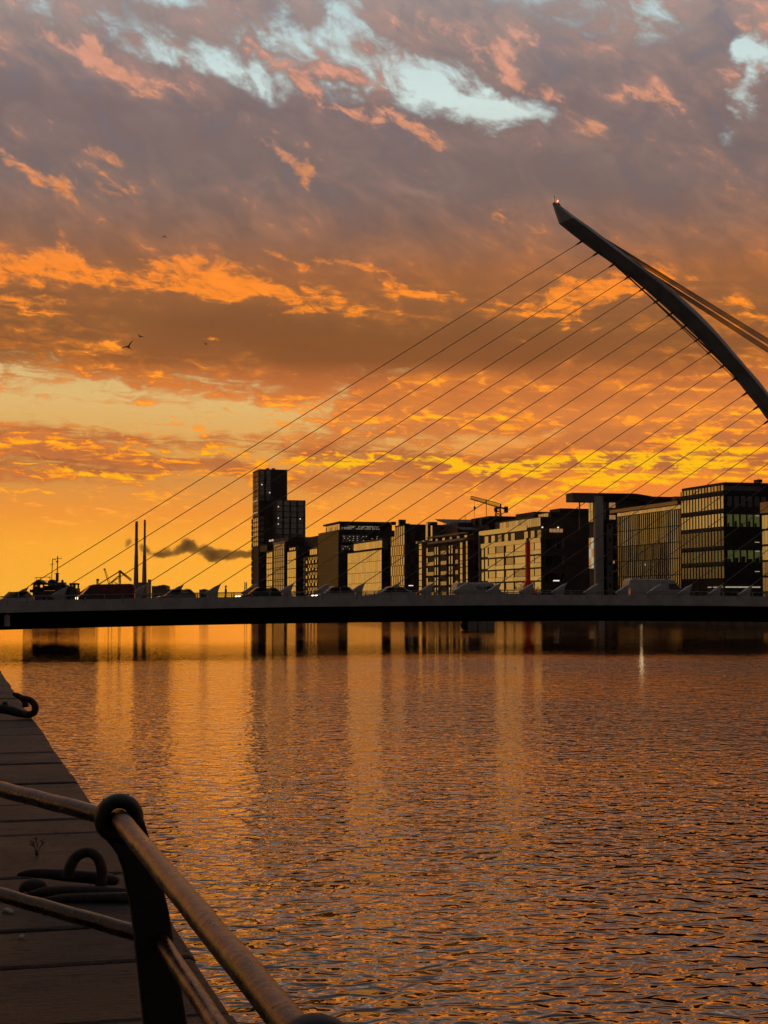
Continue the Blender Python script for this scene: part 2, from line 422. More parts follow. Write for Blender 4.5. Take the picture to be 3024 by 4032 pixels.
river = wm.build('river_water', 'river_water'); river.rotation_euler = (0, 0, TH); tag(river, kind='structure')
# ------------------------------------------------------------------ the bridge
# deck axis fitted to the stay anchors: anchor i stands at Z0*(A0+B0*i, 1+C0*i)
A0, B0, C0 = -0.230791, 0.0241611, 0.0075503
SPC = 3.7; Z0 = SPC / math.hypot(B0, C0); AL = math.atan2(C0, B0)
BO = Vector((Z0 * A0, Z0, 0))
ca, sa = math.cos(AL), math.sin(AL)
def to_b(p): x, y = p[0] - BO.x, p[1] - BO.y; return Vector((x * ca + y * sa, -x * sa + y * ca, p[2]))
def to_w(t, o, z): return Vector((BO.x + t * ca + o * sa, BO.y + t * sa - o * ca, z))
CB = to_b((0, 0, HC))
def bt(u, v, o=0.0):
    """photo point -> (t along deck, z) on the upright plane o metres on this side of the deck axis"""
    a, c = rayxz(u, v); dy = -a * sa + ca; dxl = a * ca + sa
    k = (-o - CB.y) / dy
    return (CB.x + k * dxl, HC + c * k)
HW = 12.5                                            # half width of the deck
pts = [bt(u, v, HW) for u, v in ((0, 2367), (270, 2361), (530, 2356), (800, 2353), (1000, 2350), (1400, 2345), (1800, 2342), (2300, 2341), (2700, 2344), (3024, 2350))]
PZ = np.polyfit([p[0] for p in pts], [p[1] for p in pts], 2)
def zt(t):
    t = min(max(t, -16.0), 118.0); return float(np.polyval(PZ, t))
T0, T1 = -14.0, 122.0
bridge = empty('cable_stayed_bridge', (BO.x, BO.y, 0), AL, 'white harp-shaped cable-stayed road bridge crossing the river with one curved mast', 'bridge')
ts = [T0 + (T1 - T0) * i / 48 for i in range(49)]
def sweep(sec): return MB().loft([[(t, -o, zt(t) + dz) for o, dz in sec] for t in ts])
ROADZ = -0.60                                        # carriageway below the top of the edge beam
sweep([(HW, 0), (HW, -1.0), (HW - .35, -1.02), (HW - .35, -.85), (HW - .35, 0)]).build('edge_beam', 'white_paint', bridge)
sweep([(-HW, 0), (-HW + .35, 0), (-HW + .35, -1.02), (-HW, -1.0)]).build('edge_beam', 'white_paint', bridge)
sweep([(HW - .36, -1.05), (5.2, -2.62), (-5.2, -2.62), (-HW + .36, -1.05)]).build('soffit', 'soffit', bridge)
sweep([(HW - .37, ROADZ), (HW - .37, ROADZ - .2), (-HW + .37, ROADZ - .2), (-HW + .37, ROADZ)]).build('carriageway', 'asphalt', bridge)
# railings: leaning flat posts footed on the edge beam, top rail and wires
POST = MB().prism([(-.035, -.42), (.035, -.42), (.05, 0), (.045, .40), (-.02, .40), (-.05, 0)], -.02, .02).mesh('post', 'steel_rail')
RSP = 1.66
for side in (1, -1):
    rl = bpy.data.objects.new('railing', None); COL.objects.link(rl); rl.parent = bridge
    n0, n1 = (-4, 60) if side == 1 else (-4, 40)
    for k in range(n0, n1):
        t = k * RSP + .6
        p = bpy.data.objects.new('post', POST); COL.objects.link(p); p.parent = rl
        p.location = (t, -side * (HW + .02), zt(t)); p.rotation_euler = (R(6) * side, 0, 0)
    tr = [t for t in ts if t < (n1 * RSP + 1)]
    MB().tube([(t, -side * (HW + .0), zt(t) + .40) for t in tr], .035, 6).build('top_rail', 'steel_rail', rl)
    for k in range(3):
        MB().tube([(t, -side * (HW + .0), zt(t) + .09 + .09 * k) for t in tr], .013, 4).build('wire', 'wire', rl)
# the mast: outlines taken on the deck's middle plane
def zm(x, y): return (2100 + x / 1.7955, 700 + y / 1.7955)
lo = [(190, 320), (262, 378), (350, 447), (462, 530), (580, 612), (690, 695), (790, 780), (890, 865), (990, 955), (1085, 1045), (1180, 1136), (1265, 1226), (1355, 1325), (1438, 1416), (1518, 1520), (1597, 1615), (1650, 1690)]
up = [(305, 290), (385, 345), (470, 408), (570, 482), (680, 565), (780, 640), (880, 715), (985, 800), (1080, 885), (1175, 972), (1265, 1065), (1350, 1160), (1430, 1255), (1508, 1345), (1585, 1432), (1659, 1528), (1710, 1600)]
lob = [bt(*zm(*p)) for p in lo]; upb = [bt(*zm(*p)) for p in up]
# carried on down to the deck behind the last stay
TB = 99.0
def extend(seq, t_end, n=10):
    p, q = np.array(seq[-3]), np.array(seq[-1]); d = (q - p) / np.linalg.norm(q - p)
    e = np.array((t_end, zt(TB) + ROADZ)); c1 = q + d * np.linalg.norm(e - q) * .4; c2 = e + np.array((-.18, 1.0)) * np.linalg.norm(e - q) * .4
    return list(seq) + [tuple((1 - s) ** 3 * q + 3 * (1 - s) ** 2 * s * c1 + 3 * (1 - s) * s * s * c2 + s ** 3 * e) for s in [i / n for i in range(1, n + 1)]]
lob = extend(lob, TB - 1.6); upb = extend(upb, TB + 1.8)
rings = []
for i, ((t0, z0), (t1, z1)) in enumerate(zip(lob, upb)):
    w = .45 + .5 * math.hypot(t1 - t0, z1 - z0)
    L = lambda s: (t0 + (t1 - t0) * s, z0 + (z1 - z0) * s)
    a, b, c = L(.0), L(.46), L(1.0); m1, m2 = L(.22), L(.80)
    rings.append([(a[0], -.22 * w, a[1]), (b[0], -w, b[1]), (m2[0], -.60 * w, m2[1]), (c[0], -.15 * w, c[1]), (c[0], .15 * w, c[1]), (m2[0], .60 * w, m2[1]), (b[0], w, b[1]), (a[0], .22 * w, a[1])])
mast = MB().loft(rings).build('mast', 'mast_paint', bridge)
tipA, tipB = bt(*zm(137, 180)), bt(*zm(150, 174)); w0 = .30
r0 = rings[0]
MB().loft([[(tipA[0], -.12, tipA[1]), (tipA[0], -.16, tipA[1] + .03), (tipB[0], -.16, tipB[1]), (tipB[0], -.12, tipB[1] + .02), (tipB[0], .12, tipB[1] + .02), (tipB[0], .16, tipB[1]), (tipA[0], .16, tipA[1] + .03), (tipA[0], .12, tipA[1])], [tuple(p) for p in r0]]).build('tip_cap', 'white_paint', mast)
MB().bar((tipB[0], 0, tipB[1] - .1), (*(lambda q: (q[0], 0, q[1]))(bt(*zm(150, 126))),), .025, 5).build('lightning_rod', 'dark_metal', mast)
bp = bt(*zm(172, 166)); b2 = bt(*zm(182, 192)); b3 = bt(*zm(190, 200))
MB().tube([(b3[0], 0, b3[1] - .2), (b2[0], 0, b2[1]), (bp[0], 0, bp[1] - .1)], [.14, .12, .06], 6).build('beacon_bracket', 'dark_metal', mast)
MB().tube([(bp[0], 0, bp[1] - .1), (bp[0], 0, bp[1] + .05), (bp[0], 0, bp[1] + .14)], [.08, .08, .02], 8).build('beacon', 'beacon', mast)
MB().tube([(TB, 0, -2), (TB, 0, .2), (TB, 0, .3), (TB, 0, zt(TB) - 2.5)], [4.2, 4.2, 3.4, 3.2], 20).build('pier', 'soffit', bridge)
# forestays, each from its fin on the deck to the mast
att = [(350, 445), (462, 527), (578, 606), (690, 690), (790, 775), (890, 862), (988, 952), (1085, 1042), (1180, 1132), (1265, 1222), (1355, 1322), (1436, 1412), (1516, 1516), (1596, 1612)]
attb = [bt(*zm(*p)) for p in att]
NS = 25
below = [p for p in lob if p[1] < attb[-1][1] - 1.0]
dstep = math.hypot(attb[-1][0] - attb[-2][0], attb[-1][1] - attb[-2][1])
cur, acc = attb[-1], 0.0
path = [attb[-1]] + below
for a, b in zip(path[:-1], path[1:]):
    d = math.hypot(b[0] - a[0], b[1] - a[1]); s = dstep - acc
    while s <= d and len(attb) < NS:
        attb.append((a[0] + (b[0] - a[0]) * s / d, a[1] + (b[1] - a[1]) * s / d)); s += dstep
    acc = (acc + d) % dstep
FINP = [(0.03, .02), (-.20, -.12), (-.62, -.30), (-1.10, -.62), (-1.62, -.90), (-1.66, -1.02), (-1.30, -1.18), (-1.28, -1.95), (-.30, -1.95), (-.33, -1.2), (-.30, -.75), (-.16, -.36)]
FIN = MB().prism(FINP[::-1], -.22, .22).mesh('anchor_fin', 'white_paint')
TIPZ = 1.32
for i, (tm, zz) in enumerate(attb):
    t = i * SPC; z = zt(t) + TIPZ
    fo = bpy.data.objects.new('anchor_fin', FIN); COL.objects.link(fo); fo.parent = bridge; fo.location = (t, 0, z)
    MB().bar((t - .1, 0, z - .06), (tm, 0, zz), .040, 6).build('stay_cable', 'cable', bridge)
    d = Vector((t - tm, 0, z - zz)).normalized()
    MB().tube([(tm - d.x * .3, 0, zz - d.z * .3), (tm + d.x * .5, 0, zz + d.z * .5), (tm + d.x * .9, 0, zz + d.z * .9)], [.13, .12, .07], 6).build('stay_socket', 'dark_metal', mast)
# inner cables stretched along the hollow of the mast
for s, e, o in (((462, 529), (1440, 1415), .34), ((500, 556), (1445, 1402), .12), ((580, 612), (1450, 1398), -.12), ((640, 655), (1520, 1500), -.3)):
    a, b = bt(*zm(*s)), bt(*zm(*e))
    MB().bar((a[0], -o, a[1]), (b[0], -o, b[1]), .05, 6).build('mast_cable', 'cable', mast)
# backstays to the far end of the deck
for k, (x, y) in enumerate(((420, 395), (500, 455), (585, 520))):
    for sd_ in (1, -1):
        a = bt(*zm(x, y)); q = bt(*zm(1659, 1172 + 15 * k + (4 if sd_ > 0 else -4)))
        s = (T1 - 3.0 - k * 1.6 - a[0]) / (q[0] - a[0])
        zend = max(a[1] + (q[1] - a[1]) * s, zt(T1) - .6)
        MB().bar((a[0], -.5 * sd_, a[1]), (T1 - 3.0 - k * 1.6, -2.2 * sd_, zend), .07, 6).build('backstay', 'backstay', bridge)
        if sd_ > 0:
            m_ = bt(*zm(*((323, 362), (410, 428), (512, 503))[k]))
            ring = [(m_[0] + .62 * math.cos(u) * .84 + .2 * math.sin(u) * .5, -(.84 + .04 * k), m_[1] - .62 * math.cos(u) * .54 + .2 * math.sin(u) * .8) for u in arc(14)]
            MB().tube(ring, .07, 5, cap=False).build('cable_opening', 'dark_metal', mast)
# navigation light hung below the deck edge
p0, p1 = bt(28, 2422, HW - .6), bt(28, 2466, HW - .6)
nl = MB().tube([(p0[0], -(HW - .6), p0[1] + .25), (p0[0], -(HW - .6), p0[1]), (p0[0], -(HW - .6), p0[1] - .02), (p0[0], -(HW - .6), p1[1])], [.05, .05, .26, .27], 10).build('navigation_light', 'white_paint', bridge)
# ------------------------------------------------------------------ far bank
GZ = 2.2
M['glass_pale'] = glassmat('glass_pale', (0.57, 0.52, 0.43))
M['glass_dim'] = glassmat('glass_dim', (0.29, 0.25, 0.21), 0.10)
M['glass_dark'] = glassmat('glass_dark', (0.13, 0.12, 0.12), 0.12)
M['dark_clad'] = mat('dark_clad', (0.035, 0.028, 0.024), 0.65, var=0.25, vscale=0.3)
M['brown_clad'] = mat('brown_clad', (0.10, 0.062, 0.040), 0.6, var=0.2, vscale=0.3)
M['brick'] = mat('brick_wall', (0.13, 0.050, 0.034), 0.85, var=0.25, vscale=0.8, bump=0.01, bscale=8)
M['pale_panel'] = mat('pale_panel', (0.40, 0.37, 0.32), 0.5, var=0.12, vscale=0.4)
M['grey_render'] = mat('grey_render', (0.22, 0.20, 0.185), 0.7, var=0.12, vscale=0.3)
M['white_frame'] = mat('white_frame', (0.70, 0.64, 0.58), 0.5, var=0.08)
M['bronze_fin'] = mat('bronze_fin', (0.34, 0.27, 0.16), 0.35, metal=0.7, var=0.15, vscale=0.6)
M['lit_green'] = mat('lit_green', (0.2, 0.24, 0.12), 0.3, emit=((0.42, 0.46, 0.12), 0.09), var=0.3, vscale=1.5)
M['lit_warm'] = mat('lit_warm', (0.4, 0.25, 0.12), 0.3, emit=((1.0, 0.48, 0.16), 0.26), var=0.3, vscale=1.5)
M['lit_white'] = mat('lit_white', (0.6, 0.6, 0.5), 0.3, emit=((1.0, 0.86, 0.60), 0.30), var=0.1)
M['lamp_white'] = mat('lamp_white', (0.8, 0.8, 0.75), 0.3, emit=((1.0, 0.92, 0.78), 0.9), var=0.05)
M['red_paint'] = mat('red_paint', (0.55, 0.02, 0.012), 0.45, var=0.12, vscale=0.5, emit=((0.9, 0.02, 0.01), 0.045))
M['stone_wall'] = mat('stone_wall', (0.12, 0.105, 0.09), 0.9, var=0.3, vscale=0.4, bump=0.03, bscale=2.0)
M['paving'] = mat('paving', (0.10, 0.09, 0.08), 0.9, var=0.2)
ZS = 2.0737
g2 = lambda x: 900 + x / ZS
g3 = lambda x: 1600 + x / ZS
g4 = lambda x: 2224 + x / ZS
gv = lambda y: 1800 + y / ZS
def bank(u, W):
    """foot point on the line W metres south of the camera, parallel to the river"""
    a = math.atan((u - CX) * CP / F) + TH
    return QV * W + RV * (W / math.tan(a))
class Bld:
    def __init__(s, name, label, W, uL, uR, vtop, depth, wall='dark_clad', cat='building', corner=0.0):
        s.W = W; p = bank(uR, W); s.p = p; s.Y = p.y
        s.L = (bank(uL, W) - p).length; s.depth = depth
        s.o = empty(name, (p.x, p.y, GZ), TH, label, cat)
        s.H = s.z(vtop)
        if wall: MB().box((depth / 2 + .12, s.L / 2, s.H / 2), (depth - .24, s.L - .24, s.H)).build('wall', wall, s.o)
    def z(s, v, dY=0.0): return HC + rayxz(CX, v)[1] * (s.Y + dY) - GZ
    def y(s, u): return (bank(u, s.W) - s.p).dot(RV)
    def x(s, u):
        a = rayxz(u, 2370)[0]            # west face: p + QV*x on the sight line
        return (a * s.p.y - s.p.x) / (QV.x - a * QV.y)
    def n(s, name, y0, y1, z0, z1, m, out=.10, par=None):     # a piece on the river front
        return pane(par or s.o, name, (.12 - out / 2 - .002, (y0 + y1) / 2, (z0 + z1) / 2), (out, abs(y1 - y0), abs(z1 - z0)), m)
    def w(s, name, x0, x1, z0, z1, m, out=.10, par=None):     # a piece on the side that faces the bridge
        return pane(par or s.o, name, ((x0 + x1) / 2, .12 - out / 2 - .002, (z0 + z1) / 2), (abs(x1 - x0), out, abs(z1 - z0)), m)
    def gn(s, name, nc, nr, y0, y1, z0, z1, fw, fh, m, out=.10, skip=None, alt=None):
        for j in range(nr):
            for i in range(nc):
                if skip and skip(i, j): continue
                cy = y0 + (y1 - y0) * (i + .5) / nc; cz = z0 + (z1 - z0) * (j + .5) / nr
                hw = (y1 - y0) / nc * fw / 2; hh = (z1 - z0) / nr * fh / 2
                s.n(name, cy - hw, cy + hw, cz - hh, cz + hh, (alt(i, j) if alt else None) or m, out)
    def gw(s, name, nc, nr, x0, x1, z0, z1, fw, fh, m, out=.10, skip=None, alt=None):
        for j in range(nr):
            for i in range(nc):
                if skip and skip(i, j): continue
                cx = x0 + (x1 - x0) * (i + .5) / nc; cz = z0 + (z1 - z0) * (j + .5) / nr
                hw = (x1 - x0) / nc * fw / 2; hh = (z1 - z0) / nr * fh / 2
                s.w(name, cx - hw, cx + hw, cz - hh, cz + hh, (alt(i, j) if alt else None) or m, out)
    def block(s, name, x0, x1, y0, y1, z0, z1, m): return MB().box(((x0 + x1) / 2, (y0 + y1) / 2, (z0 + z1) / 2), (abs(x1 - x0), abs(y1 - y0), abs(z1 - z0))).build(name, m, s.o)
rnd = random.Random(11)
# --- tall dark tower with a lower shoulder
b = Bld('residential_tower', 'tallest dark tower on the far bank with a lower shoulder block', 150, 991, 1016, 1847, 15.2)
zs = b.z(1967)
tb = b.block('shoulder_block', b.x(1066), b.x(1178.7), -14, 1.5, 0, b.z(1967, -14), 'dark_clad')
b.gw('window', 2, 6, b.x(1016), b.x(1068), zs - .5, b.H - .4, .66, .90, 'glass_dim', alt=lambda i, j: 'glass_dark' if j == 0 else None)
b.gw('window', 1, 12, b.x(1017), b.x(1040), b.z(2290), zs - 8, .8, .70, 'glass_dark')
b.gn('window', 3, 6, .5, b.L - 2, b.z(2150), b.z(2036), .72, .78, 'glass_dim')
b.gn('balcony_edge', 1, 14, b.L - 1.2, b.L - .1, 1, b.z(2036), .9, .86, 'pale_panel', out=.5)
b.gn('window', 4, 9, .5, b.L - 2, b.z(2030), b.H - 1, .35, .8, 'glass_dark')
for j in range(8):
    for i in range(4):
        x0 = b.x(1066 + 27.5 * i + 2); x1 = b.x(1066 + 27.5 * i + 22)
        zc = b.z(1967 + 22.6 * j + 12, -14); pane(b.o, 'window', ((x0 + x1) / 2, -14.05, zc), (x1 - x0, .1, 2.5), 'glass_dim' if j < 6 else 'glass_dark')
for u, v in ((1073, 1994), (1072.5, 2039), (1072.5, 2062), (1157.8, 2041)):
    pane(b.o, 'ceiling_lamp', (b.x(u), -14.25, b.z(v, -14)), (.45, .3, .45), 'lamp_white')
for u, v in ((1029, 1908), (1060, 1939)): pane(b.o, 'ceiling_lamp', (b.x(u), -.15, b.z(v)), (.5, .2, .5), 'lamp_white')
for v in (1972, 2019):
    for k in range(4): b.n('ceiling_lamp', b.L * (.22 + .2 * k), b.L * (.22 + .2 * k) + .6, b.z(v), b.z(v) + .8, 'lit_white', .25)
for t in (0.3, .5): b.block('parapet_post', b.depth * t, b.depth * t + 1.5, 2, 4, b.H, b.H + .8, 'dark_clad')
# --- small pale glass block at the tower's foot
b = Bld('office_block', 'narrow pale glass block at the foot of the tallest tower', 149, 1048, 1072, 2168, 12)
b.gn('window', 3, 9, .4, b.L - .4, .5, b.H - .4, .86, .86, 'glass_pale')
b.block('roof_box', -1.5, 7, b.L * .4, b.L + 9, b.H, b.z(2143), 'brown_clad')
b.n('roof_edge', b.L * .3, b.L, b.H - .3, b.H + 3.0, 'glass_dim', .3)
# --- white grid office
b = Bld('grid_office', 'dark office with a white grid of bars on its river front', 147, 1077, 1119, 2133, 16)
b.gn('window', 6, 10, .3, b.L - .3, .5, b.H - .5, .9, .9, 'glass_dark')
for i in range(7): b.n('bar', b.L * i / 6 - .35 + .4, b.L * i / 6 + .35 + .0, 0, b.H - (1.5 if i % 2 else .1), 'white_frame', .22)
for j in range(6): b.n('bar', 0, b.L, b.H * j / 5.3 - .25, b.H * j / 5.3 + .15, 'white_frame', .18)
b.n('cornice', -1.5, b.L, b.H - .5, b.H + .3, 'white_frame', .4)
b.block('roof_plant', 2, 14, 1, b.L + 12, b.H, b.z(2113), 'dark_clad')
for k in range(2): b.n('roof_lamp', b.L + 1 + 6 * k, b.L + 5 + 6 * k, b.z(2122), b.z(2114), 'lit_white', .3)
b.gw('window', 3, 9, 1, 12, 1, b.H - 1, .6, .6, 'glass_dark')
# --- pale glass office with tall dark block behind
b = Bld('glass_office', 'pale glass office beside the white grid, under a taller dark block', 146, 1130, 1165, 2166, 18)
b.gn('window', 4, 6, .4, b.L - .4, .5, b.H - .3, .93, .92, 'glass_pale')
b.block('penthouse', 1.5, 16, 2, b.L * .8, b.H, b.z(2152), 'brown_clad')
b.gn('penthouse_window', 3, 1, 2, b.L * .8, b.H + .2, b.z(2153), .7, .8, 'glass_pale', -1.45)
b.block('rear_block', 10, 32, -2, b.L + 18, 0, b.z(2108), 'dark_clad')
b.gw('window', 4, 8, 1, 16, 1, b.H - 1, .55, .5, 'glass_dark')
b.block('roof_rail_post', 24, 24.4, 2, 2.4, b.z(2108), b.z(2099), 'dark_metal'); b.block('roof_rail_post', 28, 28.4, 2, 2.4, b.z(2108), b.z(2099), 'dark_metal'); b.block('roof_rail', 24, 28.4, 2.05, 2.35, b.z(2100), b.z(2099), 'dark_metal')
# --- dark block with scattered bright windows
b = Bld('checker_office', 'low dark block dotted with small bright window panes', 145, 1197, 1254, 2186, 20)
for j in range(6):
    for i in range(4):
        y0 = b.L * (.12 + .22 * i); z0 = b.H * (.08 + .155 * j)
        b.n('window', y0, y0 + b.L * .085, z0, z0 + b.H * .06, 'glass_pale', .14)
        if i < 3:
            b.n('window', y0 - b.L * .03, y0 + b.L * .01, z0 + b.H * .062, z0 + b.H * .12, 'glass_pale', .14); b.n('window', y0 + b.L * .09, y0 + b.L * .13, z0 + b.H * .062, z0 + b.H * .12, 'glass_pale', .14)
for j in range(10): b.n('window', b.L - 1.6, b.L - .3, b.H * (.05 + .095 * j), b.H * (.12 + .095 * j), 'white_frame', .4)
b.block('penthouse', 1, 14, b.L * .1, b.L * .65, b.H, b.z(2150), 'brown_clad')
b.gn('penthouse_window', 4, 1, b.L * .12, b.L * .62, b.z(2182), b.z(2158), .85, .9, 'glass_pale', -.85)
# --- bronze fin office with the wide roof
b = Bld('fin_office', 'bronze office with close vertical fins and a wide flat roof', 144, 1253.5, 1330.6, 2086, 34)
b.gn('window', 16, 7, .2, b.L - .2, .4, b.H - .4, .95, .92, 'glass_dim', .06)
for i in range(33): b.n('fin', b.L * i / 32 - .12, b.L * i / 32 + .12, 0, b.H, 'bronze_fin', .16)
for j in range(1, 7): b.n('floor_band', 0, b.L, b.H * j / 7 - .25, b.H * j / 7 + .1, 'brown_clad', .12)
b.gw('window', 9, 2, 1.5, b.x(1440), b.z(2136), b.z(2104), .62, .8, 'glass_dim', alt=lambda i, j: 'glass_dark' if i > 6 else None)
b.gw('window', 3, 2, .8, 7, b.z(2170), b.z(2146), .65, .9, 'glass_dim')
for j, v in enumerate((2113, 2121, 2129, 2153, 2162)):
    for i in range(9):
        x0 = 1.8 + i * 1.9 + rnd.random()
        if j > 2 and i > 2: continue
        if rnd.random() < .8: b.w('ceiling_lamp', x0, x0 + .28, b.z(v), b.z(v) + .28, 'lit_white', .2)
ph = b.block('penthouse', 1.2, b.x(1548), 1.5, b.L - 8, b.H, b.z(2060), 'dark_clad')
pane(b.o, 'roof_slab', ((b.x(1551)) / 2 + .4, (b.L - 7) / 2, b.z(2056.5)), (b.x(1551), b.L - 6, .7), 'dark_clad')
for i in range(6): pane(b.o, 'penthouse_window', (1.15, 2 + (b.L - 11) * (i + .5) / 6, (b.H + b.z(2060)) / 2), (.08, (b.L - 11) / 6 * .94, 4.4), 'glass_pale')
for i in range(30):
    for j in range(3):
        if rnd.random() < .72: pane(b.o, 'ceiling_lamp', (2 + i * .52, 1.42, b.z(2081 - 5 * j)), (.26, .1, .26), 'lit_white')
for i in range(3): b.block('roof_post', .3, .5, 3 + 9 * i, 3.2 + 9 * i, b.H, b.H + 1.6, 'pale_panel')
# --- yellow curtain wall office
b = Bld('curtain_wall_office', 'low yellow-mirrored glass office with evenly ruled mullions', 143, 1368, 1502.5, 2161.5, 22)
b.gn('window', 18, 5, .2, b.L - .2, .3, b.H - .2, .955, .965, 'glass_pale', .08)
b.block('penthouse', 2.2, 20, -.3, b.L * .82, b.H, b.z(2122), 'dark_clad')
b.gn('penthouse_window', 9, 1, -.2, b.L * .81, b.H + .4, b.z(2126), .97, .9, 'glass_pale', -1.98)
b.n('roof_edge', -.4, b.L * .83, b.z(2126), b.z(2120), 'brown_clad', -1.2)
b.gw('window', 3, 5, 1, 9, .6, b.H - .6, .8, .8, 'glass_dark')
# --- checker panel tower
b = Bld('panel_office', 'tall office with alternating bright and brown upright panels', 142, 1539, 1592, 2106, 24)
for j in range(7):
    for i in range(12):
        if (i + j) % 2 == 0: b.n('window', b.L * i / 12 + .1, b.L * (i + 1) / 12 - .05, b.H * j / 7 + .1, b.H * (j + 1) / 7 - .08, 'glass_pale', .10)
        else: b.n('panel', b.L * i / 12 + .1, b.L * (i + 1) / 12 - .05, b.H * j / 7 + .1, b.H * (j + 1) / 7 - .08, 'bronze_fin', .12)
hp = b.z(2064)
b.block('penthouse', .1, 24, -.0, b.L * .72, b.H, hp, 'dark_clad')
for i in range(9): pane(b.o, 'penthouse_window', (.05, b.L * .72 * (i + .5) / 9, b.H * .5 + hp * .5 - .3), (.08, b.L * .72 / 9 * (.62 if i % 2 else .8), (hp - b.H) * .85), 'glass_pale' if i % 2 == 0 else 'bronze_fin')
b.w('wall_upstand', 0.2, 24, 0, hp - 2.6, 'dark_clad', .05)
for j in range(7):
    for i in range(7):
        if (i + j) % 2: b.w('panel', .3 + i * 1.75, .3 + i * 1.75 + 1.6, (hp - 2.6) * j / 7 + .1, (hp - 2.6) * (j + 1) / 7 - .1, 'brown_clad' if (i * 3 + j) % 4 else 'glass_dark', .14)
for u, v0, v1, wd in ((1570.5, 2063, 2051, .8), (1606, 2063, 2042, 1.1), (1627, 2063, 2057, .6)): b.block('roof_vent', b.x(u) - wd, b.x(u) + wd, 6, 7.5, hp, b.z(v1), 'dark_metal')
# --- brick apartments
b = Bld('brick_apartments', 'red brick apartment building with bright glazed strips and balconies', 141, 1650, 1845, 2124, 24, 'brick')
B9 = b
zf = lambda y: b.z(2030 + y / 6.381)
def strip(ua, ub, z0, z1, nseg, m='glass_pale', out=.14, nm='window', gap=.12):
    for k in range(nseg): b.n(nm, b.y(ub), b.y(ua), z0 + (z1 - z0) * k / nseg + gap, z0 + (z1 - z0) * (k + 1) / nseg - gap, m, out)
strip(1650.5, 1661, .3, b.H + .6, 10); strip(1812.5, 1821, .3, b.H - .5, 10); strip(1836, 1841.5, .3, b.H - .3, 10)
fl = b.H * .965
for ua, ub, off in ((1681, 1685, 0), (1713, 1717, 0), (1722.5, 1726.5, 0), (1769, 1773, 0), (1779, 1783, 0)):
    for k in range(6): b.n('window', b.y(ub), b.y(ua), fl * (k + .08) / 6, fl * (k + .83) / 6, 'glass_pale', .2)
for ua, ub in ((1688, 1710), (1738, 1760), (1796, 1806)):
    for k in range(6):
        z0 = fl * k / 6
        b.n('balcony_recess', b.y(ub), b.y(ua), z0 + .1, z0 + fl / 6 - .3, 'dark_clad', .06)
        b.n('balcony_panel', b.y(ub), b.y(ua), z0 + .15, z0 + 1.25, 'glass_dim', .3)
        b.n('balcony_slab', b.y(ub) - .1, b.y(ua) + .1, z0 - .12, z0 + .12, 'brown_clad', .4)
b.n('cornice', b.y(1843), b.y(1692), b.H - .1, b.H + .55, 'pale_panel', .8)
b.block('attic', 2.2, 22, 1, b.y(1690), b.H, b.z(2100), 'brown_clad')
for k in range(8): b.n('attic_window', b.y(1838) + 7 * k, b.y(1838) + 7 * k + 2.2, b.H + .7, b.z(2105), 'glass_dim' if k % 3 else 'glass_pale', -1.9)
b.n('roof_edge', .2, b.y(1690), b.z(2100), b.z(2094), 'pale_panel', 1.0)
b.block('corner_tower', .3, 20, b.y(1690), b.L - .2, b.H - 1, b.z(2112), 'brick'); b.n('corner_cornice', b.y(1691), b.L, b.z(2113), b.z(2109), 'pale_panel', .9)
zr = b.z(2112); sc_ = 1.0
Lq = b.L
b.block('upper_flat', 3.5, 18, b.y(1760), b.L - 12, zr - 2, b.z(2063, 30), 'brown_clad')
b.n('upper_window', b.y(1683), b.y(1675), zr + .6, b.z(2068, 60), 'glass_pale', -3.2); b.n('upper_window', b.y(1701), b.y(1695), zr + .2, b.z(2078, 50), 'glass_pale', -3.2)
MB().prism([(b.y(1690), b.z(2052, 40)), (b.y(1681), b.z(2054, 55)), (b.y(1790), b.z(2080)), (b.y(1790), b.z(2076))], 2.6, 19, 'x').build('canopy_roof', 'grey_render', b.o)
b.block('lift_house', 8, 20, b.y(1824), b.y(1756), b.H, b.z(2040, 18), 'dark_clad')
for u, v1 in ((1688, 2034), (1769, 2034)): b.block('aerial', 5, 5.12, b.y(u), b.y(u) + .12, b.H, b.z(v1, 30), 'dark_metal')
b.block('aerial', 10, 10.14, b.y(1789), b.y(1789) + .14, b.H, b.z(1960, 10), 'dark_metal')
b.gw('window', 4, 6, 1, 14, .8, b.H - 1, .4, .5, 'glass_dark')
b.block('rear_wing', 12, 34, -14, -.5, 0, b.z(2072, -10), 'dark_clad')
for u in (1834, 1859, 1874): b.block('flue', b.x(u) - .55, b.x(u) + .55, -10, -9, b.z(2074), b.z(2050), 'dark_metal')
for u in (1843, 1865): b.block('aerial', b.x(u), b.x(u) + .1, -8, -7.9, b.z(2074), b.z(2046), 'dark_metal')
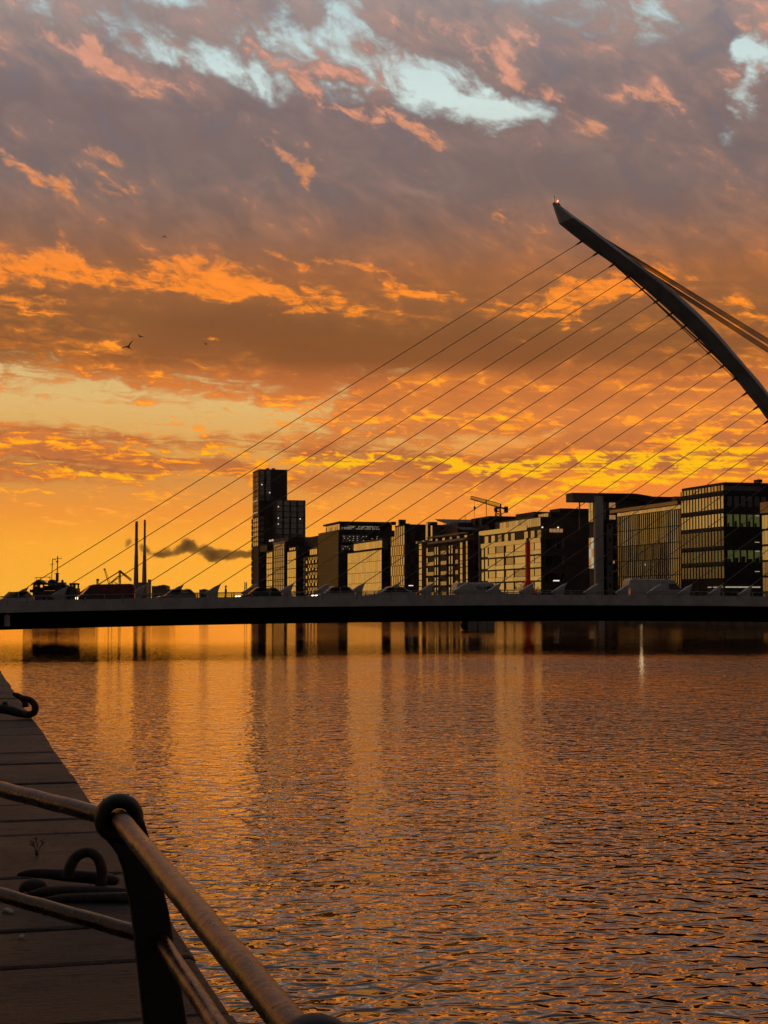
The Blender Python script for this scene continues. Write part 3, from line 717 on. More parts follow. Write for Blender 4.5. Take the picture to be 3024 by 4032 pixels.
# --- long apartment building with mirrored bands
b = Bld('balcony_apartments', 'long apartment building wrapped in bright bands of balcony glass', 140, 1887, 2132, 2078, 26, 'brown_clad')
nf = 6; fh = b.H / nf
b.n('corner_pier', b.L - 1.6, b.L - .1, 0, b.H, 'grey_render', .35)
for j in range(nf):
    z0 = j * fh
    for ua, ub in ((1892, 1905.5), (1911, 1921)):
        if j < 5: b.n('window', b.y(ub), b.y(ua), z0 + .5, z0 + fh - .25, 'glass_pale', .12)
    if j < 5:
        cols = [(1925, 1951), (1955, 1985), (1993, 2023), (2028, 2070), (2078, 2104), (2106, 2131)]
        for k, (ua, ub) in enumerate(cols): b.n('window', b.y(ub) + .15, b.y(ua) - .1, z0 + 1.25, z0 + fh - .3, 'glass_pale' if (j + k) % 5 else 'glass_dim', .10)
        for k, (ua, ub) in enumerate(cols): b.n('balcony_panel', b.y(ub) - .25, b.y(ua) + .3, z0 + .12, z0 + 1.15, 'glass_pale', .24)
    else:
        for k in range(9):
            if k != 3: b.n('window', b.y(2130 - 26 * k), b.y(2116 - 26 * k), z0 + .9, z0 + fh - .5, 'glass_pale' if k % 3 else 'glass_dim', -.3)
        b.n('balcony_panel', .2, b.L - .2, z0 - .25, z0 + .85, 'glass_pale', .26)
    b.n('floor_band', .0, b.L, z0 - .14, z0 + .10, 'brown_clad', .2)
b.n('roof_balustrade', b.y(2076), b.L, b.H - .1, b.H + 1.15, 'glass_pale', .14)
b.block('top_storey', 2.6, 20, b.y(2074), b.L - 6, b.H, b.H + 3.4, 'brown_clad')
for k in range(11): pane(b.o, 'window', (2.55, b.y(2070) + k * (b.L - 10 - b.y(2070)) / 11 + 1, b.H + 1.9), (.08, 2.6, 2.3), 'glass_pale' if k % 4 else 'glass_dim')
b.block('corner_penthouse', .3, 22, .3, b.y(2076), b.H, b.z(2034), 'brown_clad')
for k in range(7): b.n('penthouse_window', .6 + k * (b.y(2076) - 1) / 7, .6 + (k + .82) * (b.y(2076) - 1) / 7, b.H + .5, b.z(2037), 'glass_pale', .0 + .05)
b.block('penthouse_box', 3, 20, 1, b.y(2076), b.z(2034), b.z(2014), 'dark_clad')
for k in range(4): pane(b.o, 'penthouse_window', (2.95, 2 + k * (b.y(2076) - 3) / 4 + 1.2, b.z(2026)), (.08, (b.y(2076) - 3) / 4 * .85, 1.1), 'glass_pale')
b.block('roof_plant', 4, 14, b.y(2014), b.y(1930), b.H + 3.4, b.z(2036, 20), 'dark_clad')
for k in range(2): pane(b.o, 'roof_plant_window', (3.95, b.y(1990) + 9 * k, b.z(2046, 15)), (.08, 7.5, 1.1), 'glass_pale')
for k in range(4): b.w('lit_window', b.x(2166 + 13.5 * k), b.x(2166 + 13.5 * k + 11.5), b.z(2095), b.z(2081), 'lit_warm', .1)
b.gw('window', 5, 4, 1.2, b.x(2225), .8, b.z(2105), .6, .55, 'glass_dark')
for u, v in ((2130, 2076), (2197, 2076)): b.w('wall_lamp', max(.2, b.x(u)), max(.2, b.x(u)) + .3, b.z(v) - .15, b.z(v) + .15, 'lamp_white', .3)
# --- dark apartments with balcony slabs
b = Bld('slab_apartments', 'dark apartments with thin projecting balcony slabs between brighter neighbours', 153, 2190, 2204, 2011, 26, 'dark_clad')
b.block('roof_step', .5, 20, .5, 8, b.H, b.H + .7, 'dark_clad'); b.block('lower_roof', -7, .1, .2, 14, 0, b.z(2016), 'dark_clad')
xs0, xs1 = b.x(2238), b.x(2344)
for j, y in enumerate((540, 640, 740, 835, 930, 1022)):
    z0 = b.z(gv(y)); pane(b.o, 'balcony_slab', ((xs0 + xs1) / 2, -1.0, z0), (xs1 - xs0, 2.2, .28), 'pale_panel')
    for k in range(4): b.w('window', xs0 + .3 + k * (xs1 - xs0) / 4, xs0 + (k + .72) * (xs1 - xs0) / 4, z0 + .4, z0 + 2.6, 'lit_warm' if (j, k) in ((0, 0), (1, 0)) and False else 'glass_dark', .12)
for u, v in ((2258, 2085), (2260, 2091)): b.w('lit_window', b.x(u), b.x(u) + .7, b.z(v), b.z(v) + .8, 'lit_warm', .2)
b.w('window', b.x(2310), b.x(2316), b.z(2026), b.z(2020), 'lit_white', .2)
# --- apartments with the white pier and floating roof
b = Bld('pier_apartments', 'apartment tower with a tall pale pier and a floating flat roof', 139, 2318, 2340, 1950, 20, 'dark_clad')
for j, y in enumerate((400, 480, 700, 790, 860)):
    for k in range(2): b.n('window', b.L * (.12 + .42 * k), b.L * (.46 + .42 * k), b.z(gv(y)) - 1.3, b.z(gv(y)) + 1.2, ('lit_warm' if (j + k) % 2 else 'lit_white') if j > 1 else 'glass_pale', .12)
b.w('pier', .05, b.x(2373.5), 0, b.z(1954), 'white_frame', .8)
b.w('glazing', b.x(2374), b.x(2388), 0, b.z(1975), 'glass_dark', .2)
b.w('pilaster', b.x(2388.5), b.x(2411), 0, b.z(2062), 'grey_render', .7)
for y in (570, 672, 770, 862, 955, 1045): b.w('window', b.x(2397), b.x(2401.5), b.z(gv(y + 20)), b.z(gv(y - 18)), 'glass_dark', .8)
for y in (640, 740, 850, 940): b.w('balcony_slab', b.x(2411.5), b.x(2430), b.z(gv(y - 8)) - .1, b.z(gv(y - 8)) + .15, 'pale_panel', 1.2)
for u0, u1, v0, v1, m in ((2402, 2428, 1978, 1998, 'lit_warm'), (2403, 2428, 2027, 2044, 'lit_warm'), (2378, 2388, 1978, 2000, 'glass_dim'), (2378, 2388, 2028, 2046, 'glass_dim'), (2414, 2422, 2205, 2218, 'lit_warm')):
    for k in range(2): b.w('lit_window', b.x(u0 + (u1 - u0) * k / 2), b.x(u0 + (u1 - u0) * (k + .86) / 2), b.z(v1), b.z(v0), m, .16)
b.w('upper_wall', b.x(2374), b.x(2520), b.z(1999), b.z(1953), 'brown_clad', .05)
zr0, zr1 = b.z(1976), b.z(1943)
pane(b.o, 'floating_roof', ((b.x(2256) + b.x(2374)) / 2, b.L * .5, (zr0 + zr1) / 2), (b.x(2374) - b.x(2256), b.L + 1.0, zr1 - zr0), 'grey_render')
MB().prism([(b.x(2256) - .3, zr1), (b.x(2374), zr1 + .05), (b.x(2500), zr1 + .1), (b.x(2560), zr1 - .4), (b.x(2600), zr1 - 1.6), (b.x(2602), zr1 - 3.0), (b.x(2500), zr1 - 1.2), (b.x(2374), zr1 - 1.2), (b.x(2374), zr1 + .02)][::-1], -1.0, b.L + 1.0).build('curved_roof', 'dark_clad', b.o)
b.block('roof_post', b.x(2288) , b.x(2291), .5, .9, b.z(2090), zr0, 'dark_metal')
b.block('rear_storey', b.x(2440), b.x(2600), 1.0, 8, 0, b.z(1972), 'dark_clad')
# --- curved glass office with close mullions
b = Bld('mullion_office', 'glass office with many dark upright mullions under a pale roof band', 137, 2432, 2684, 1974, 24, 'dark_clad')
nfl = 6
b.gn('window', 32, nfl, .1, b.L - .1, .2, b.z(2004), .96, .95, 'glass_pale', .06, alt=lambda i, j: ('glass_dim' if (i * 7 + j * 3) % 4 else 'glass_dark') if j < 4 and i > 5 else ('glass_dim' if (i + j * 5) % 5 == 0 else None))
for i in range(33): b.n('mullion', b.L * i / 32 - .15, b.L * i / 32 + .15, 0, b.z(2006), 'dark_clad', .16)
b.gn('roof_panel', 14, 1, 0, b.L - .1, b.z(2003), b.z(1985), .96, .9, 'glass_pale', .1)
b.n('cornice', -.2, b.L + 2, b.z(1986), b.z(1972), 'bronze_fin', .9)
for k in range(4): b.block('ladder_hoop', 3 + .6 * k, 3.08 + .6 * k, 8, 10, b.H, b.H + 1.6, 'dark_metal')
for i, j in ((17, 2), (11, 1), (24, 1)): b.n('ceiling_lamp', b.L * i / 32, b.L * i / 32 + .35, b.H * (j + .5) / 6, b.H * (j + .5) / 6 + .4, 'lit_white', .2)
# --- dark corner office with rows of tall windows
b = Bld('corner_office', 'dark corner office with rows of tall bright windows and green-lit rooms', 135, 2684, 2854, 1898, 24, 'dark_clad')
def vq(y): return b.z(1850 + y / 3.6863)
rows = [(222, 296, 'glass_pale'), (372, 558, 'glass_pale'), (630, 818, 'glass_pale'), (880, 1100, 'glass_dark'), (1165, 1330, 'glass_dark'), (1400, 1570, 'glass_dark')]
for y0, y1, m in rows:
    for i in range(14):
        a, c = b.L * i / 14 + .16, b.L * (i + 1) / 14 - .30
        b.n('window', a, c, vq(y1), vq(y0), ('lit_green' if y0 == 1165 and i in (1, 2, 6, 8, 9) else m), .10)
for i in range(15): b.n('fin', b.L * i / 14 - .07, b.L * i / 14 + .07, 0, vq(560), 'dark_clad', .16)
for y in (330, 590, 850, 1120, 1360): b.n('floor_band', 0, b.L, vq(y + 22), vq(y - 22), 'dark_clad', .14)
b.w('parapet_band', .0, b.x(3003), vq(300), vq(232), 'glass_dark', .2)
for i in range(6): b.w('window', b.x(2869 + 26.8 * i), b.x(2869 + 26.8 * i + 18.5), vq(820), vq(644), 'lit_green' if i < 5 else 'glass_dark', .14)
for i in range(6): b.w('window', b.x(2869 + 26.8 * i), b.x(2869 + 26.8 * i + 18.5), vq(1338), vq(1165), 'lit_green', .14)
for i in range(6): b.w('window', b.x(2869 + 26.8 * i), b.x(2869 + 26.8 * i + 18.5), vq(530), vq(380), 'glass_dark', .14)
for i in range(6): b.w('desk_partition', b.x(2869 + 26.8 * i), b.x(2869 + 26.8 * i + 12 + i), vq(1338), vq(1290 - (i % 3) * 18), 'dark_clad', .18)
for i in range(5): b.w('desk_partition', b.x(2869 + 26.8 * i), b.x(2869 + 26.8 * i + 7 + 2 * (i % 2)), vq(820), vq(770 - (i % 2) * 30), 'dark_clad', .18)
for u, y in ((2985, 658), (2985, 1045), (2985, 1175), (2984, 1472)): b.w('ceiling_lamp', b.x(u - 8), b.x(u + 8), vq(y + 5), vq(y - 4), 'lit_white', .2)
for k in range(3): b.n('lit_window', b.L * (.05 + .12 * k), b.L * (.13 + .12 * k), vq(1706), vq(1694), 'lit_white', .2)
for k in range(7): b.w('lit_window', b.x(2836 + 23 * k) if 2836 + 23 * k > 2856 else .2, b.x(2856 + 23 * k), vq(1710), vq(1692), 'lit_white', .2)
b.block('roof_plant', 1.5, 22, b.y(2700), b.L + 3, b.H - 2.6, vq(296) + 1.0, 'dark_clad')
b.block('roof_vent', b.x(3010), b.x(3017), 2, 3, b.H - 1, b.z(1897), 'dark_metal'); b.block('roof_vent', b.x(3017), b.x(3030), 2, 4, b.z(1893), b.z(1880), 'dark_metal'); b.block('aerial', b.x(3020), b.x(3020.8), 2.5, 2.6, b.z(1893), b.z(1874), 'dark_metal')
# --- block cut by the frame
b = Bld('river_office', 'pale glass front of the office cut off by the edge of the view', 129, 3002, 3140, 1962, 20, 'dark_clad')
b.gn('window', 12, 6, .2, b.L - .2, .3, b.H - 2.0, .92, .86, 'glass_pale', .1, alt=lambda i, j: 'glass_dim' if j < 3 else None)
b.n('cornice', 0, b.L, b.H - 1.8, b.H, 'bronze_fin', .3)
# ------------------------------------------------------------------ quay on the far bank
fq = empty('quay_wall', tuple(QV * 112), TH, 'dark stone quay wall along the far bank of the river', 'quay wall')
MB().box((2, 350, 0.6), (4, 1500, 3.2)).build('wall_face', 'stone_wall', fq)
MB().box((1.9, 350, 2.12), (4.3, 1500, .16)).build('coping', 'paving', fq)
gm_ = MB(); gm_.add([(3.9, -400, 2.19), (9000, -400, 2.19), (9000, 9000, 2.19), (3.9, 9000, 2.19)], [(0, 1, 2, 3)])
gs = gm_.build('ground', 'paving'); gs.location = QV * 112; gs.rotation_euler = (0, 0, TH); tag(gs, kind='structure')
# red lit mast
p = bank(2080, 121); Yr = p.y
h0, h1 = HC + rayxz(CX, 2290)[1] * Yr - GZ, HC + rayxz(CX, 2131)[1] * Yr - GZ
rm = empty('red_mast', (p.x, p.y, GZ), TH, 'tall red lit post standing before the banded apartments', 'post')
MB().prism([(-.42, -.3), (.42, -.3), (.46, .3), (-.46, .3)], h0, h1, 'z').build('shaft', 'red_paint', rm)
MB().loft([[(-.9, -.7, 0), (.9, -.7, 0), (.9, .7, 0), (-.9, .7, 0)], [(-1.3, -.9, h0 * .6), (1.3, -.9, h0 * .6), (1.3, .9, h0 * .6), (-1.3, .9, h0 * .6)], [(-.6, -.4, h0 + .02), (.6, -.4, h0 + .02), (.6, .4, h0 + .02), (-.6, .4, h0 + .02)]]).build('base', 'red_paint', rm)
MB().box((-.1, -.1, h1 + .35), (.5, .4, .7)).build('cap', 'dark_metal', rm)
# street lamps on the far quay
for u, v, W, lab in ((1618, 2307, 118, 'lit street lamp in front of the alternating panel office'), (2191, 2288, 118, 'lit street lamp beside the dark side wall of the banded apartments')):
    p = bank(u, W); h = HC + rayxz(CX, v)[1] * p.y - GZ
    L_ = empty('street_lamp', (p.x, p.y, GZ), TH, lab, 'street lamp', 'street lamps on the far quay')
    MB().tube([(0, 0, 0), (0, 0, .8), (0, 0, h)], [.12, .09, .05], 8).build('pole', 'dark_metal', L_)
    MB().prism([(-.62, h - .02), (.62, h - .02), (.5, h + .2), (-.5, h + .2)], -.28, .28).build('lamp_head', 'lamp_white' if 'unlit' not in lab else 'dark_metal', L_)
# small bright lamp low on the far quay, seen mostly by its streak in the water
p = bank(2524, 111.2)
ql = empty('quay_lamp', (p.x, p.y, 1.2), TH, 'small white lamp on the far quay wall below the bridge', 'lamp')
MB().box((.35, 0, .5), (.5, .12, .12)).build('bracket', 'dark_metal', ql)
MB().tube([(0, 0, .25), (0, 0, .35), (0, 0, .62), (0, 0, .7)], [.04, .26, .26, .05], 10).build('lamp_globe', mat('quay_lamp_glow', (.9, .9, .8), .3, emit=((1.0, .9, .62), 1.2)), ql)
# tower crane behind the banded apartments
p = bank(1961, 190); Yc = p.y
cr = empty('tower_crane', (p.x, p.y, GZ), 0, 'yellow lattice tower crane working above the apartment roofs', 'crane')
M['crane_yellow'] = mat('crane_yellow', (0.42, 0.22, 0.03), 0.5, var=0.15)
def cz(x, y): q = atY(1840 + x / 8.295, 1920 + y / 8.295, Yc); return (q.x - p.x, q.z - GZ)
tw = cz(1010, 640); ft = cz(1010, 985)
MB().loft([[(tw[0] + a * .9, c * .9, 0) for a, c in ((-1, -1), (1, -1), (1, 1), (-1, 1))], [(tw[0] + a * .9, c * .9, ft[1]) for a, c in ((-1, -1), (1, -1), (1, 1), (-1, 1))]]).build('tower_base', 'dark_metal', cr)
mm = MB()
for a, c in ((-1, -1), (1, -1), (1, 1), (-1, 1)): mm.bar((tw[0] + a * 1.1, c * 1.1, ft[1]), (tw[0] + a * .7, c * .7, tw[1]), .16)
for k in range(4):
    z0 = ft[1] + (tw[1] - ft[1]) * k / 4; z1 = ft[1] + (tw[1] - ft[1]) * (k + 1) / 4
    for c in (-.9, .9): mm.bar((tw[0] - .9, c, z0), (tw[0] + .9, c, z1), .11); mm.bar((tw[0] + .9, c, z0), (tw[0] - .9, c, z1), .11)
tag(mm.build('tower_lattice', 'dark_metal', cr), kind='stuff')
j0, j1 = cz(1000, 640), cz(95, 365); k0, k1 = cz(1050, 520), cz(110, 275)
jm = MB(); nn = 20
for c in (-.7, .7): jm.bar((j0[0], c, j0[1]), (j1[0], c, j1[1]), .14)
jm.bar((k0[0], 0, k0[1]), (k1[0], 0, k1[1]), .14)
for k in range(nn):
    s0, s1, sm = k / nn, (k + 1) / nn, (k + .5) / nn
    T = lambda a, c, s: (a[0] + (c[0] - a[0]) * s, a[1] + (c[1] - a[1]) * s)
    a, c, d = T(j0, j1, s0), T(j0, j1, s1), T(k0, k1, sm)
    for o_ in (-.7, .7): jm.bar((a[0], o_, a[1]), (d[0], 0, d[1]), .07); jm.bar((c[0], o_, c[1]), (d[0], 0, d[1]), .07)
tag(jm.build('jib_lattice', 'crane_yellow', cr), kind='stuff')
c0, c1 = cz(1000, 640), cz(1320, 715)
MB().prism([(c0[0], c0[1] - .2), (c1[0], c1[1] - .2), (c1[0], c1[1] + .3), (c0[0], c0[1] + .3)], -.8, .8).build('counter_jib', 'dark_metal', cr)
q0, q1 = cz(1205, 820), cz(1325, 620)
MB().box(((q0[0] + q1[0]) / 2, 0, (q0[1] + q1[1]) / 2), (abs(q1[0] - q0[0]), 2.0, abs(q1[1] - q0[1]))).build('counterweight', 'dark_metal', cr)
q0, q1 = cz(872, 790), cz(965, 660)
MB().box(((q0[0] + q1[0]) / 2, -1.2, (q0[1] + q1[1]) / 2), (abs(q1[0] - q0[0]), 1.6, abs(q1[1] - q0[1]))).build('cab', 'dark_metal', cr)
q0, q1 = cz(1060, 640), cz(1110, 530)
MB().box(((q0[0] + q1[0]) / 2, 0, (q0[1] + q1[1]) / 2), (abs(q1[0] - q0[0]), 1.4, abs(q1[1] - q0[1]))).build('winch', 'dark_metal', cr)
h0_, h1_ = cz(235, 420), cz(235, 1000)
MB().bar((h0_[0], 0, h0_[1]), (h1_[0], 0, h1_[1]), .05).build('hoist_rope', 'dark_metal', cr)
q0 = cz(240, 665); MB().tube([(q0[0], 0, q0[1] + .8), (q0[0], 0, q0[1] + .4), (q0[0], 0, q0[1] - .4), (q0[0], 0, q0[1] - .9)], [.1, .35, .35, .08], 8).build('hook_block', 'dark_metal', cr)
# ------------------------------------------------------------------ traffic on the bridge
def paint(name, c, rough=0.28): return mat(name, c, rough, var=0.05, vscale=1.0, coat=0.4)
M['car_white'] = paint('car_white', (0.78, 0.77, 0.75)); M['car_silver'] = paint('car_silver', (0.55, 0.55, 0.55)); M['car_black'] = paint('car_black', (0.02, 0.02, 0.022))
M['car_grey'] = paint('car_grey', (0.30, 0.34, 0.34)); M['van_red'] = paint('van_red', (0.20, 0.018, 0.015)); M['van_white'] = paint('van_white', (0.66, 0.64, 0.62))
M['headlight'] = mat('headlight', (0.8, 0.8, 0.75), 0.2, emit=((1.0, 0.88, 0.62), 5.0)); M['headlight_off'] = mat('headlight_off', (0.5, 0.5, 0.48), 0.15)
M['tail_light'] = mat('tail_light', (0.3, 0.02, 0.01), 0.25, emit=((1.0, 0.10, 0.03), 0.35)); M['lettering'] = mat('lettering', (0.02, 0.02, 0.025), 0.5)
def car_glass():
    m = bpy.data.materials.new('car_glass'); m.use_nodes = True; t = m.node_tree; t.nodes.clear(); n = NT(t)
    tr = n.new('ShaderNodeBsdfTransparent'); tr.inputs[0].default_value = (0.42, 0.40, 0.36, 1)
    gl = n.new('ShaderNodeBsdfGlossy'); gl.inputs[0].default_value = (0.8, 0.8, 0.8, 1); gl.inputs[1].default_value = 0.05
    fr = n.new('ShaderNodeFresnel'); fr.inputs[0].default_value = 1.5
    mx = n.new('ShaderNodeMixShader'); o = n.new('ShaderNodeOutputMaterial')
    t.links.new(fr.outputs[0], mx.inputs[0]); t.links.new(tr.outputs[0], mx.inputs[1]); t.links.new(gl.outputs[0], mx.inputs[2]); t.links.new(mx.outputs[0], o.inputs[0])
    return m
M['car_glass'] = car_glass()
def wheel(par, x, y, r=.31):
    w = MB().tube([(0, -.1, 0), (0, -.085, 0), (0, .085, 0), (0, .1, 0)], [r * .86, r, r, r * .86], 16).build('wheel', 'tyre', par); w.location = (x, y, r)
    MB().tube([(0, -.108, 0), (0, .108, 0)], r * .58, 10).build('rim', 'steel_rail', w)
def quadpane(par, name, p, m, th=.012):
    p = [Vector(q) for q in p]; n = (p[1] - p[0]).cross(p[2] - p[0]).normalized() * th
    MB().loft([[q - n for q in p], [q + n for q in p]]).build(name, m, par)
def car(label, u0, u1, o, H, paintm, hatch=True, right=False, lamps='headlight_off', belt=.88):
    """u0..u1: where nose and tail stand in view; o: lane"""
    ta, tb_ = bt(u0, 2330, o)[0], bt(u1, 2330, o)[0]; L = tb_ - ta; t = (ta + tb_) / 2; W = 1.76
    e = empty('car', to_w(t, o, zt(t) + ROADZ), AL + (math.pi if right else 0), label, 'car', 'vehicles crossing the bridge')
    e.rotation_euler = (0, -math.atan((zt(t + 2) - zt(t - 2)) / 4) * (-1 if right else 1), AL + (math.pi if right else 0))
    h = L / 2
    low = [(-h + .03, .24), (h - .05, .24), (h, .42), (h - .02, .78), (h - .10, belt + .03), (.20 * L, belt + .02), (-.20 * L, belt - .03), (-.40 * L, .74), (-h + .05, .60), (-h, .42)]
    rings = []
    for yy, k in ((-W / 2, .97), (-W / 2 + .06, 1.0), (W / 2 - .06, 1.0), (W / 2, .97)): rings.append([(x * k, yy, .24 + (z - .24) * (.96 if k < 1 else 1.0)) for x, z in low])
    body = MB().loft(rings).build('body', paintm, e, bevel=.03)
    rx0, rx1 = (-.07 * L, .33 * L) if hatch else (-.07 * L, .20 * L)
    bx0, bx1 = -.24 * L, (.485 * L if hatch else .40 * L)
    yb, yr = W / 2 - .05, W / 2 - .22
    rp = [(rx0 - .02, -yr, H - .07), (rx0 + .25, -yr + .05, H), (rx1 - .3, -yr + .05, H), (rx1 + .02, -yr, H - .08)]
    MB().loft([[(x, y * s, z) for x, y, z in rp] for s in (1, 0.35, -.35, -1)], closed=False).add([(rx0 - .02, -yr, H - .1), (rx1, -yr, H - .11), (rx1, yr, H - .11), (rx0 - .02, yr, H - .1)], [(0, 1, 2, 3)]).build('roof', paintm, e, smooth=False)
    mid = rx0 + (rx1 - rx0) * .48
    for s in (-1, 1):
        for (xb, xr, r) in ((bx0, rx0, .035), (mid, mid, .04), (bx1 - .02, rx1, .06 if hatch else .05)):
            MB().bar((xb, s * yb, belt - .02), (xr, s * yr, H - .06), r, 5).build('pillar', paintm, e)
        quadpane(e, 'side_window', [(bx0 + .12, s * (yb - .01), belt), (mid - .04, s * (yb - .01), belt), (mid - .04, s * (yr + .0), H - .09), (rx0 + .06, s * (yr + .0), H - .09)], 'car_glass')
        quadpane(e, 'side_window', [(mid + .04, s * (yb - .01), belt), (bx1 - .14, s * (yb - .01), belt), (rx1 - .05, s * yr, H - .09), (mid + .04, s * yr, H - .09)], 'car_glass')
        MB().box((-h + .16, s * (W / 2 - .22), .62), (.22, .30, .11)).build('headlight', lamps, body)
        MB().box((h - .05, s * (W / 2 - .14), .80), (.12, .20, .20)).build('tail_light', 'tail_light', body)
        MB().box((bx0 + .22, s * (W / 2 + .08), belt + .06), (.10, .17, .11)).build('wing_mirror', paintm, body)
        wheel(e, -.31 * L, s * (W / 2 - .09)); wheel(e, .30 * L, s * (W / 2 - .09))
    quadpane(e, 'windscreen', [(bx0, -yb + .06, belt - .02), (bx0, yb - .06, belt - .02), (rx0, yr - .03, H - .08), (rx0, -yr + .03, H - .08)], 'car_glass')
    quadpane(e, 'rear_window', [(bx1, -yb + .06, belt), (bx1, yb - .06, belt), (rx1, yr - .03, H - .1), (rx1, -yr + .03, H - .1)], 'car_glass')
    for s in (-.38, .38): MB().loft([[(x0 + .0, s - .24, .6), (x0 + .12, s - .24, .6), (x0 + .12, s + .24, .6), (x0, s + .24, .6)] if z is None else [(x0 + z * .12, s - .2, .6 + z), (x0 + .1 + z * .12, s - .2, .6 + z), (x0 + .1 + z * .12, s + .2, .6 + z), (x0 + z * .12, s + .2, .6 + z)] for z in (None, .5)]).build('seat', 'tyre', e) if (x0 := .02 * L) is not None else None
    return e
NEAR, FAR = 6.0, -6.0
car('white estate car with a lit red tail lamp at the bridge end nearest the quay', -32, 134, NEAR, 1.50, 'car_white')
car('small grey-green hatchback with sky showing through its rear side window', 610, 768, NEAR, 1.44, 'car_grey')
car('black estate car with one headlamp lit, ahead of the silver hatchback', 932, 1105, NEAR, 1.48, 'car_black', lamps='headlight')
car('silver hatchback with its headlamp lit, between the black estate and the saloon', 1234, 1392, NEAR, 1.50, 'car_silver', lamps='headlight')
car('silver saloon with a stepped boot and red tail lamp', 1444, 1631, NEAR, 1.45, 'car_silver', hatch=False)
def van(label, u0, u1, o, H, paintm, right, lamps='headlight_off', text=None, low=False, bonnet=.16):
    ta, tb_ = bt(u0, 2330, o)[0], bt(u1, 2330, o)[0]; L = tb_ - ta; t = (ta + tb_) / 2; W = 1.95; h = L / 2
    e = empty('van', to_w(t, o, zt(t) + ROADZ), AL + (math.pi if right else 0), label, 'van', 'vehicles crossing the bridge')
    e.rotation_euler = (0, -math.atan((zt(t + 2) - zt(t - 2)) / 4) * (-1 if right else 1), AL + (math.pi if right else 0))
    wsb, wst = -h + bonnet * L, -h + (bonnet + .13) * L
    prof = [(-h + .05, .28), (h - .03, .28), (h, .45), (h, H - .22), (h - .10, H - .06), (h - .35, H), (wst + .35, H), (wst, H - .08), (wsb, H * .56), (-h + .16, H * .47), (-h + .02, H * .40), (-h, .5)]
    rings = []
    for yy, k in ((-1.0, .0), (-.97, .5), (-.86, 1.0), (.86, 1.0), (.97, .5), (1.0, 0)):
        rings.append([(x * (.985 + .015 * k), yy * W / 2 * (1 - .10 * max(0, (z - H * .55)) / (H * .45)), .28 + (z - .28) * (.955 + .045 * k)) for x, z in prof])
    body = MB().loft(rings).build('body', paintm, e)
    yw = lambda z: W / 2 * (1 - .10 * max(0, (z - H * .55)) / (H * .45)) + .006
    z0, z1 = H * .56, H * .80
    for s in (-1, 1):
        quadpane(e, 'side_window', [(wsb + .18, s * yw(z0), z0), (wst + .75, s * yw(z0), z0), (wst + .75, s * yw(z1), z1), (wst + .02, s * yw(z1), z1)], 'glass_dark', .02)
        MB().box((-h + .14, s * (W / 2 - .2), H * .36), (.26, .28, .2)).build('headlight', lamps, body)
        MB().box((h - .02, s * (W / 2 - .1), H * .42), (.08, .14, .5)).build('tail_light', 'tail_light', body)
        MB().box((wsb + .12, s * (W / 2 + .12), H * .58), (.1, .2, .26)).build('wing_mirror', 'tyre', body)
        for k in range(2): pane(body, 'panel_seam', (wst + 1.0 + k * (h - wst - 1.2) * .5, s * (W / 2 + .0), H * .5), (.02, .012, H * .5), 'tyre')
        pane(body, 'side_trim', (.1 * L, s * (W / 2 + .0), .62), (L * .5, .03, .09), 'tyre')
        wheel(e, -h + .18 * L, s * (W / 2 - .1), .34); wheel(e, h - .2 * L, s * (W / 2 - .1), .34)
    quadpane(e, 'windscreen', [(wsb - .01, -W * .42, z0), (wsb - .01, W * .42, z0), (wst - .03, W * .38, H - .12), (wst - .03, -W * .38, H - .12)], 'glass_dark', .015)
    for s in (-1, 1): quadpane(e, 'rear_window', [(h + .004, s * .06, H * .58), (h + .004, s * .78, H * .58), (h - .0, s * .74, H * .8), (h, s * .06, H * .8)], 'glass_dark', .012)
    if text:
        fc = bpy.data.curves.new('lettering', 'FONT'); fc.body = text; fc.size = .58; fc.extrude = .004; fc.align_x = 'CENTER'
        to = bpy.data.objects.new('lettering', fc); COL.objects.link(to); bpy.context.view_layer.update()
        me = bpy.data.meshes.new_from_object(to); bpy.data.objects.remove(to); me.materials.append(M['lettering'])
        lo_ = bpy.data.objects.new('lettering', me); COL.objects.link(lo_); lo_.parent = body
        sy = 1 if right else -1
        lo_.location = (-.02 * L, sy * (yw(H * .68) + .035), H * .64); lo_.rotation_euler = (math.pi / 2 + R(4), 0, math.pi if right else 0)
    return e
van('dark red panel van with a sloping nose, its windscreen catching the sky', 302, 526, NEAR, 1.96, 'van_red', False, 'headlight', bonnet=.10)
van('low white panel van with dark lettering, behind the anchor fins', 1789, 1982, FAR, 1.98, 'van_white', True, text='Expert', bonnet=.13)
van('tall white high-roof van, largest vehicle on the bridge', 2466, 2700, FAR, 2.55, 'van_white', True, bonnet=.12)
